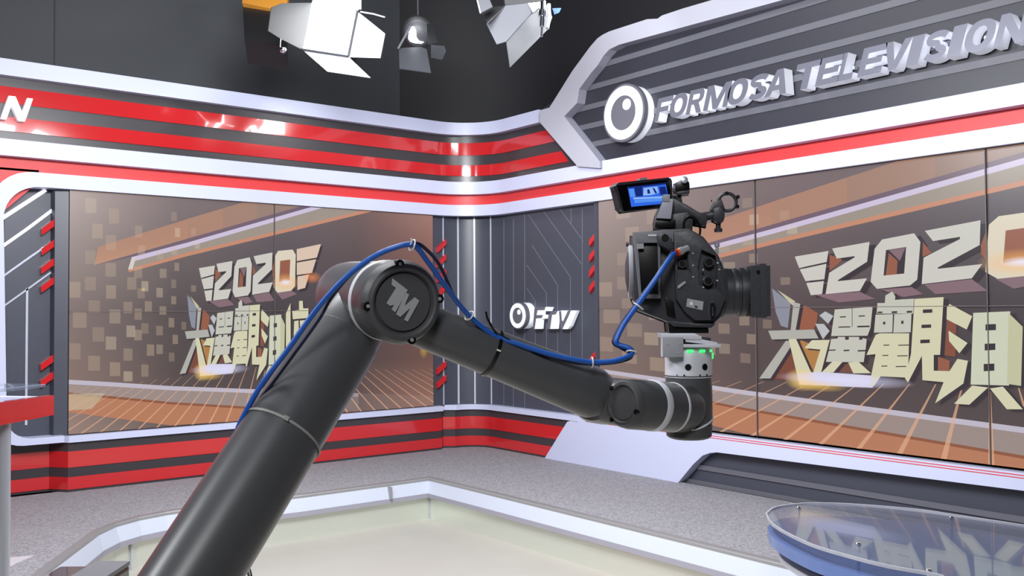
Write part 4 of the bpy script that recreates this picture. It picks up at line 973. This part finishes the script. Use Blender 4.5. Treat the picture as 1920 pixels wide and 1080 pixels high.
clathe(cn,'barrel',A,Bv,[(.011,.0065),(.012,.0078),(.020,.0078),(.022,.0062),(.034,.0062)],'chromes',20)
def tie_ring(name,px,py,d,ax_pts,r,rt_,m,label,tail=None):
    a=P(*ax_pts[0]);b=P(*ax_pts[1]); dd_=(b-a).normalized(); _,s,u=frame_of(dd_); c=P(px,py,d)
    bm=B(); ring=[c+(s*math.cos(t_)+u*math.sin(t_))*r for t_ in [2*math.pi*i/24 for i in range(24)]]
    sweep(bm,ring,rt_,8,closed=True)
    if tail: sweep(bm,[P(*q) for q in tail],rt_*.8,8)
    return tag(obj(name,bm,m,smooth=60),label,'cable tie')
tie_ring('cable_tie',773,460,1.572,((740,464,1.57),(800,486,1.60)),.0098,.0015,'nylonw','white tie on the cables at the top of the loop above the elbow',[(770,459,1.56),(772,453,1.56),(771,446,1.56)])
tie_ring('cable_tie',880,592,1.693,((838,540,1.64),(925,628,1.715)),.0095,.0014,'nylonw','white tie on the cables between the elbow and the black strap')
tie_ring('cable_tie',1110,680,1.738,((1080,675,1.73),(1150,677,1.74)),.0095,.0015,'nylonw','white tie on the cables above the wrist end of the forearm')
tie_ring('cable_tie',1184,661,1.757,((1178,668,1.75),(1180,652,1.757)),.0095,.0015,'nylonw','white tie where the cables double back beside the green status lights')
tie_ring('cable_tie',1197,574,1.77,((1168,612,1.765),(1215,545,1.765)),.0105,.0015,'nylonw','white tie on the cables just below the camera body',[(1190,567,1.76),(1186,565,1.757)])
def link_tie(name,A_,B_,t_,r,m,label,wd_=.0045,tail=None,slant=0):
    d_=(B_-A_).normalized(); _,s,u=frame_of(d_); c=A_+d_*t_
    bm=B(); n=48; rows=[]
    for k_,(rr,oo) in enumerate(((r,-wd_/2),(r+.0016,-wd_/2),(r+.0016,wd_/2),(r,wd_/2))):
        rows.append([bm.verts.new(c+(s*math.cos(2*math.pi*i/n)+u*math.sin(2*math.pi*i/n))*rr+d_*oo) for i in range(n)])
    for k_ in range(4):
        for i in range(n): bm.faces.new([rows[k_][i],rows[k_][(i+1)%n],rows[(k_+1)%4][(i+1)%n],rows[(k_+1)%4][i]])
    return c,d_,tag(obj(name,bm,m,smooth=50),label,'cable tie')
# where along the upper arm does the grey tie sit
def along(A_,B_,px,py):
    best=None
    for i in range(401):
        q=A_.lerp(B_,i/400)-CAM; z=q.dot(fwd); x=960+F*q.dot(rt)/z; y=540-F*q.dot(up)/z; e=(x-px)**2+(y-py)**2
        if best is None or e<best[0]: best=(e,i/400)
    return best[1]*(B_-A_).length
t1=along(UA,UB,533,817); c,d_,tg=link_tie('cable_tie',UA,UB,t1,.0705,'nylong','grey nylon tie around the middle of the thick upper arm')
q=P(522,798,1.49); bm=B(); v=(q-c); v=(v-d_*v.dot(d_)).normalized(); pq=c+v*.0725; s=v.cross(d_); box(bm,pq,s,d_,v,.010,.008,.006,bev=.0012); o=obj('tie_head',bm,'nylong'); o.parent=tg
t2=along(FA,FB,918,668); c,d_,tg2=link_tie('cable_tie',FA,FB,t2,.0448,'nylonb','black strap around the forearm with its tail standing up',.006)
bm=B(); sweep(bm,catmull([P(932,626,1.715),P(922,612,1.70),P(914,596,1.70),P(911,584,1.70)],6),.0022,8); o=obj('tie_tail',bm,'nylonb'); o.parent=tg2
bm=B(); sweep(bm,catmull([P(926,622,1.71),P(950,634,1.715),P(968,646,1.72)],6),.0014,8); o=obj('tie_tail',bm,'nylonb'); o.parent=tg2
v=(P(936,657,1.70)-c); v=(v-d_*v.dot(d_)).normalized(); bm=B(); s=v.cross(d_); box(bm,c+v*.0470,s,d_,v,.003,.008,.002); o=obj('tie_mark',bm,'nylonw'); o.parent=tg2
# dark cable hanging behind the arm at the bottom
cable('base_cable',[P(455,1040,1.66),P(463,1060,1.64),P(470,1090,1.60),P(475,1180,1.55)],.004,'nylonb','short black cable below the upper arm at the bottom edge')

# ============================================================ STUDIO LIGHTS
def plane_pts(pxs,h,nrm=None): return [P(a,b,h) for a,b in pxs]
def slabq(par,name,pts,th,m,m2=None):
    """thin metal sheet through 3-D points"""
    n=(pts[1]-pts[0]).cross(pts[2]-pts[0]).normalized()
    if n.dot(CAM-pts[0])>0: n=-n
    pts=pts[:3]+[CAM+(q_-CAM)*((pts[0]-CAM).dot(n)/(q_-CAM).dot(n)) for q_ in pts[3:]]     # keep the sheet flat
    bm=B(); a=[bm.verts.new(p_) for p_ in pts]; b=[bm.verts.new(p_+n*th) for p_ in pts]
    k=len(pts)
    f=bm.faces.new(a); f.material_index=0; f=bm.faces.new(b); f.material_index=1
    for i in range(k): bm.faces.new([a[i],a[(i+1)%k],b[(i+1)%k],b[i]]).material_index=1
    return obj(name,bm,[m,m2 or m],par)
def rod_up(par,p_,r=.012,name='hanging_rod'):
    bm=B(); lathe(bm,(p_.x,p_.y,p_.z),(p_.x,p_.y,6),[(0,r),(5.6-p_.z,r)],12); obj(name,bm,'lampbody',par)
d=7.2
l1=empty('studio_light',P(640,60,d),'bright square studio light panel with white flaps, the largest lamp at the top','studio light')
f4=[P(585,5,d+.05),P(671,22,d-.02),P(654,107,d-.06),P(568,94,d+.02)]
n_=(f4[1]-f4[0]).cross(f4[2]-f4[0]).normalized(); n_=-n_ if n_.dot(CAM-f4[0])<0 else n_
bm=B(); a=[bm.verts.new(q) for q in f4]; b=[bm.verts.new(q-n_*.04) for q in f4]; bm.faces.new(a); bm.faces.new(b)
for i in range(4): bm.faces.new([a[i],a[(i+1)%4],b[(i+1)%4],b[i]])
obj('light_face',bm,'lampface',l1)
cen=sum(f4,Vector())/4
bm=B(); a=[bm.verts.new(cen+(q-cen)*1.03-n_*.02) for q in f4]; b=[bm.verts.new(cen+(q-cen)*1.0-n_*.16) for q in f4]; bm.faces.new(a); bm.faces.new(b)
for i in range(4): bm.faces.new([a[i],a[(i+1)%4],b[(i+1)%4],b[i]])
obj('housing',bm,'lampbody',l1)
for a_,b_ in ((1,2),(2,3)):
    bm=B(); sweep(bm,[f4[a_]+n_*.012,f4[b_]+n_*.012],.010,8); obj('hinge_bar',bm,'barn',l1)
MT['flaplit']=mat('barn_door_white_inside',(245,246,250),.5)
slabq(l1,'barn_door',[f4[1]+n_*.002,P(722,63,d-.34),P(713,109,d-.36),f4[2]],.006,'flaplit','barn')
slabq(l1,'barn_door',[f4[3],f4[2],P(695,146,d-.30),P(614,134,d-.30)],.006,'flaplit','barn')
slabq(l1,'barn_door',[f4[0],f4[3],P(527,73,d-.20),P(503,58,d),P(509,14,d),P(530,6,d)],.006,'lampbody','barn')
slabq(l1,'barn_door',[f4[0],f4[1],P(690,-40,d-.2),P(600,-60,d-.2)],.006,'flaplit','barn')
rod_up(l1,cen+Vector((0,0,.30))-n_*.1)
bm=B(); sweep(bm,[P(588,3,d),P(588,-30,d),cen+Vector((0,0,.32))-n_*.1,P(676,-20,d-.05),P(675,18,d-.05)],.012,8); obj('yoke',bm,'chromes',l1)
bm=B(); sweep(bm,[P(676,22,d-.05),P(700,26,d-.2),P(721,32,d-.3)],.006,8); obj('door_stay',bm,'chromes',l1)
bm=B(); sweep(bm,[P(526,73,d-.2),P(525,88,d-.2)],.004,6); lathe(bm,P(531,88,d-.2),P(531,100,d-.2),[(0,.010),(.01,.022),(.025,.026),(.042,.018),(.048,.0)],16); obj('pull_weight',bm,'chrome',l1,smooth=60)
# fresnel lamp
d=7.6
l2=empty('studio_light',P(785,70,d),'small dark round spotlight with lit lens and hanging flaps, right of the bright panel','studio light')
c=P(783,62,d); nn=(P(778,72,d-1)-c).normalized()
bm=B(); lathe(bm,c,c-nn,[(-.02,.10),(0,.13),(.02,.14),(.25,.13),(.30,.10),(.31,0)],32); obj('housing',bm,'lampbody',l2,smooth=40)
lc=c+nn*.022; bm=B(); lathe(bm,lc,lc+nn,[(0,.105),(.01,.09),(.02,.05),(.024,0)],32); obj('lens',bm,'cam',l2,smooth=50)
MT['lampl2']=MT['lamplens']
bm=B(); 
hl=[(765,72),(767,58),(772,50),(777,50),(780,58),(781,70),(786,77),(795,79),(790,82),(778,81),(769,78)]
pp=[]
for a,b_ in hl:
    r_=ray(a,b_); o_=lc+nn*.03; pp.append(CAM+r_*((o_-CAM).dot(nn)/r_.dot(nn)))
a_=[bm.verts.new(q) for q in pp]; b__=[bm.verts.new(q-nn*.02) for q in pp]; bm.faces.new(a_); bm.faces.new(b__)
for i in range(len(pp)): bm.faces.new([a_[i],a_[(i+1)%len(pp)],b__[(i+1)%len(pp)],b__[i]])
obj('lit_reflector',bm,'lamplens',l2)
slabq(l2,'barn_door',[P(748,90,d-.15),P(790,88,d-.15),P(800,92,d-.2),P(808,136,d-.45),P(749,128,d-.45)],.006,'barn','barn')
slabq(l2,'barn_door',[P(808,84,d-.15),P(832,86,d-.3),P(835,97,d-.32),P(828,112,d-.3),P(808,108,d-.2)],.006,'barn','barn')
slabq(l2,'barn_door',[P(769,46,d-.05),P(745,90,d-.2),P(748,92,d-.2),P(772,50,d-.05)],.006,'barnlight','barn')
slabq(l2,'barn_door',[P(800,45,d-.05),P(812,42,d-.1),P(822,80,d-.2),P(802,84,d-.05)],.006,'lampbody','lampbody')
rod_up(l2,c+Vector((0,0,.14))-nn*.15)
# soft box lamp at the top centre
d=6.6
l3=empty('studio_light',P(970,20,d),'angled studio lamp with silver and dark flaps at the top centre, beside the chrome clamp','studio light')
f=lambda x,y,dd=0:P(880+x/7.715,y/7.715,d+dd)
bm=B(); pts_=[f(520,75),f(1050,30),f(1110,-300),f(450,-300)]; a_=[bm.verts.new(q) for q in pts_]; n_=(pts_[1]-pts_[0]).cross(pts_[2]-pts_[0]).normalized(); n_=-n_ if n_.dot(CAM-pts_[0])>0 else n_
b__=[bm.verts.new(q+n_*.25) for q in pts_]; bm.faces.new(a_); bm.faces.new(b__)
for i in range(4): bm.faces.new([a_[i],a_[(i+1)%4],b__[(i+1)%4],b__[i]])
obj('housing',bm,'lampbody',l3)
slabq(l3,'barn_door',[f(525,80),f(845,48,-.02),f(905,180,-.1),f(530,600,-.38),f(395,640,-.42),f(248,345,-.3)],.006,'barnlight','barn')
slabq(l3,'light_face',[f(850,48,-.03),f(1045,28,0),f(1040,85,-.04),f(920,178,-.11)],.01,'lampface','barn')
slabq(l3,'barn_door',[f(905,185,-.08),f(1040,90,-.02),f(1140,60,.02),f(1200,250,-.05),f(1140,420,-.15),f(590,975,-.5),f(535,600,-.36)],.006,'barn','barn')
slabq(l3,'barn_door',[f(105,-40),f(280,-40),f(335,95,-.1),f(165,185,-.15)],.006,'barnlight','barn')
bm=B(); sweep(bm,[f(105,-40,-.02),f(160,185,-.17)],.006,8); obj('door_edge',bm,'chromes',l3)
slabq(l3,'barn_door',[f(340,100,.1),f(520,78,.0),f(260,330,-.2),f(165,190,-.1)],.006,'lampbody','lampbody')
bm=B(); lathe(bm,f(1070,20,-.2),f(1055,330,-.2),[(0,.02),(.06,.02),(.062,.03),(.10,.03),(.102,.018),(.17,.018),(.175,.008),(.24,.008)],20); obj('clamp_pin',bm,'chrome',l3,smooth=40)
bm=B(); sweep(bm,[f(1150,60,-.05),f(1160,250,-.08),f(1130,410,-.14)],.012,8); obj('yoke',bm,'camg',l3)
slabq(l3,'gel_clip',[f(1200,120,.1),f(1330,115,.1),f(1300,180,.1),f(1230,210,.1)],.01,'bluegel','bluegel')
rod_up(l3,f(780,-200,.1))
# amber lamp at the top left
d=8.0
l4=empty('studio_light',P(495,30,d),'amber topped dark lamp housing partly hidden behind the bright panel','studio light')
f=lambda x,y,dd=0:P(440+x/6,y/6,d+dd)
slabq(l4,'amber_cover',[f(85,-60),f(600,-60),f(590,45,-.1),f(405,98,-.12),f(85,30,-.05)],.05,'amber','amber')
slabq(l4,'housing',[f(90,36,.02),f(405,100,-.08),f(560,60,0),f(560,520,.1),f(110,440,.0)],.2,'lampbody','lampbody')
rod_up(l4,f(350,-60,.1))
# lighting pipe above, out of the picture
pg=[]
print('objects',len(bpy.data.objects))
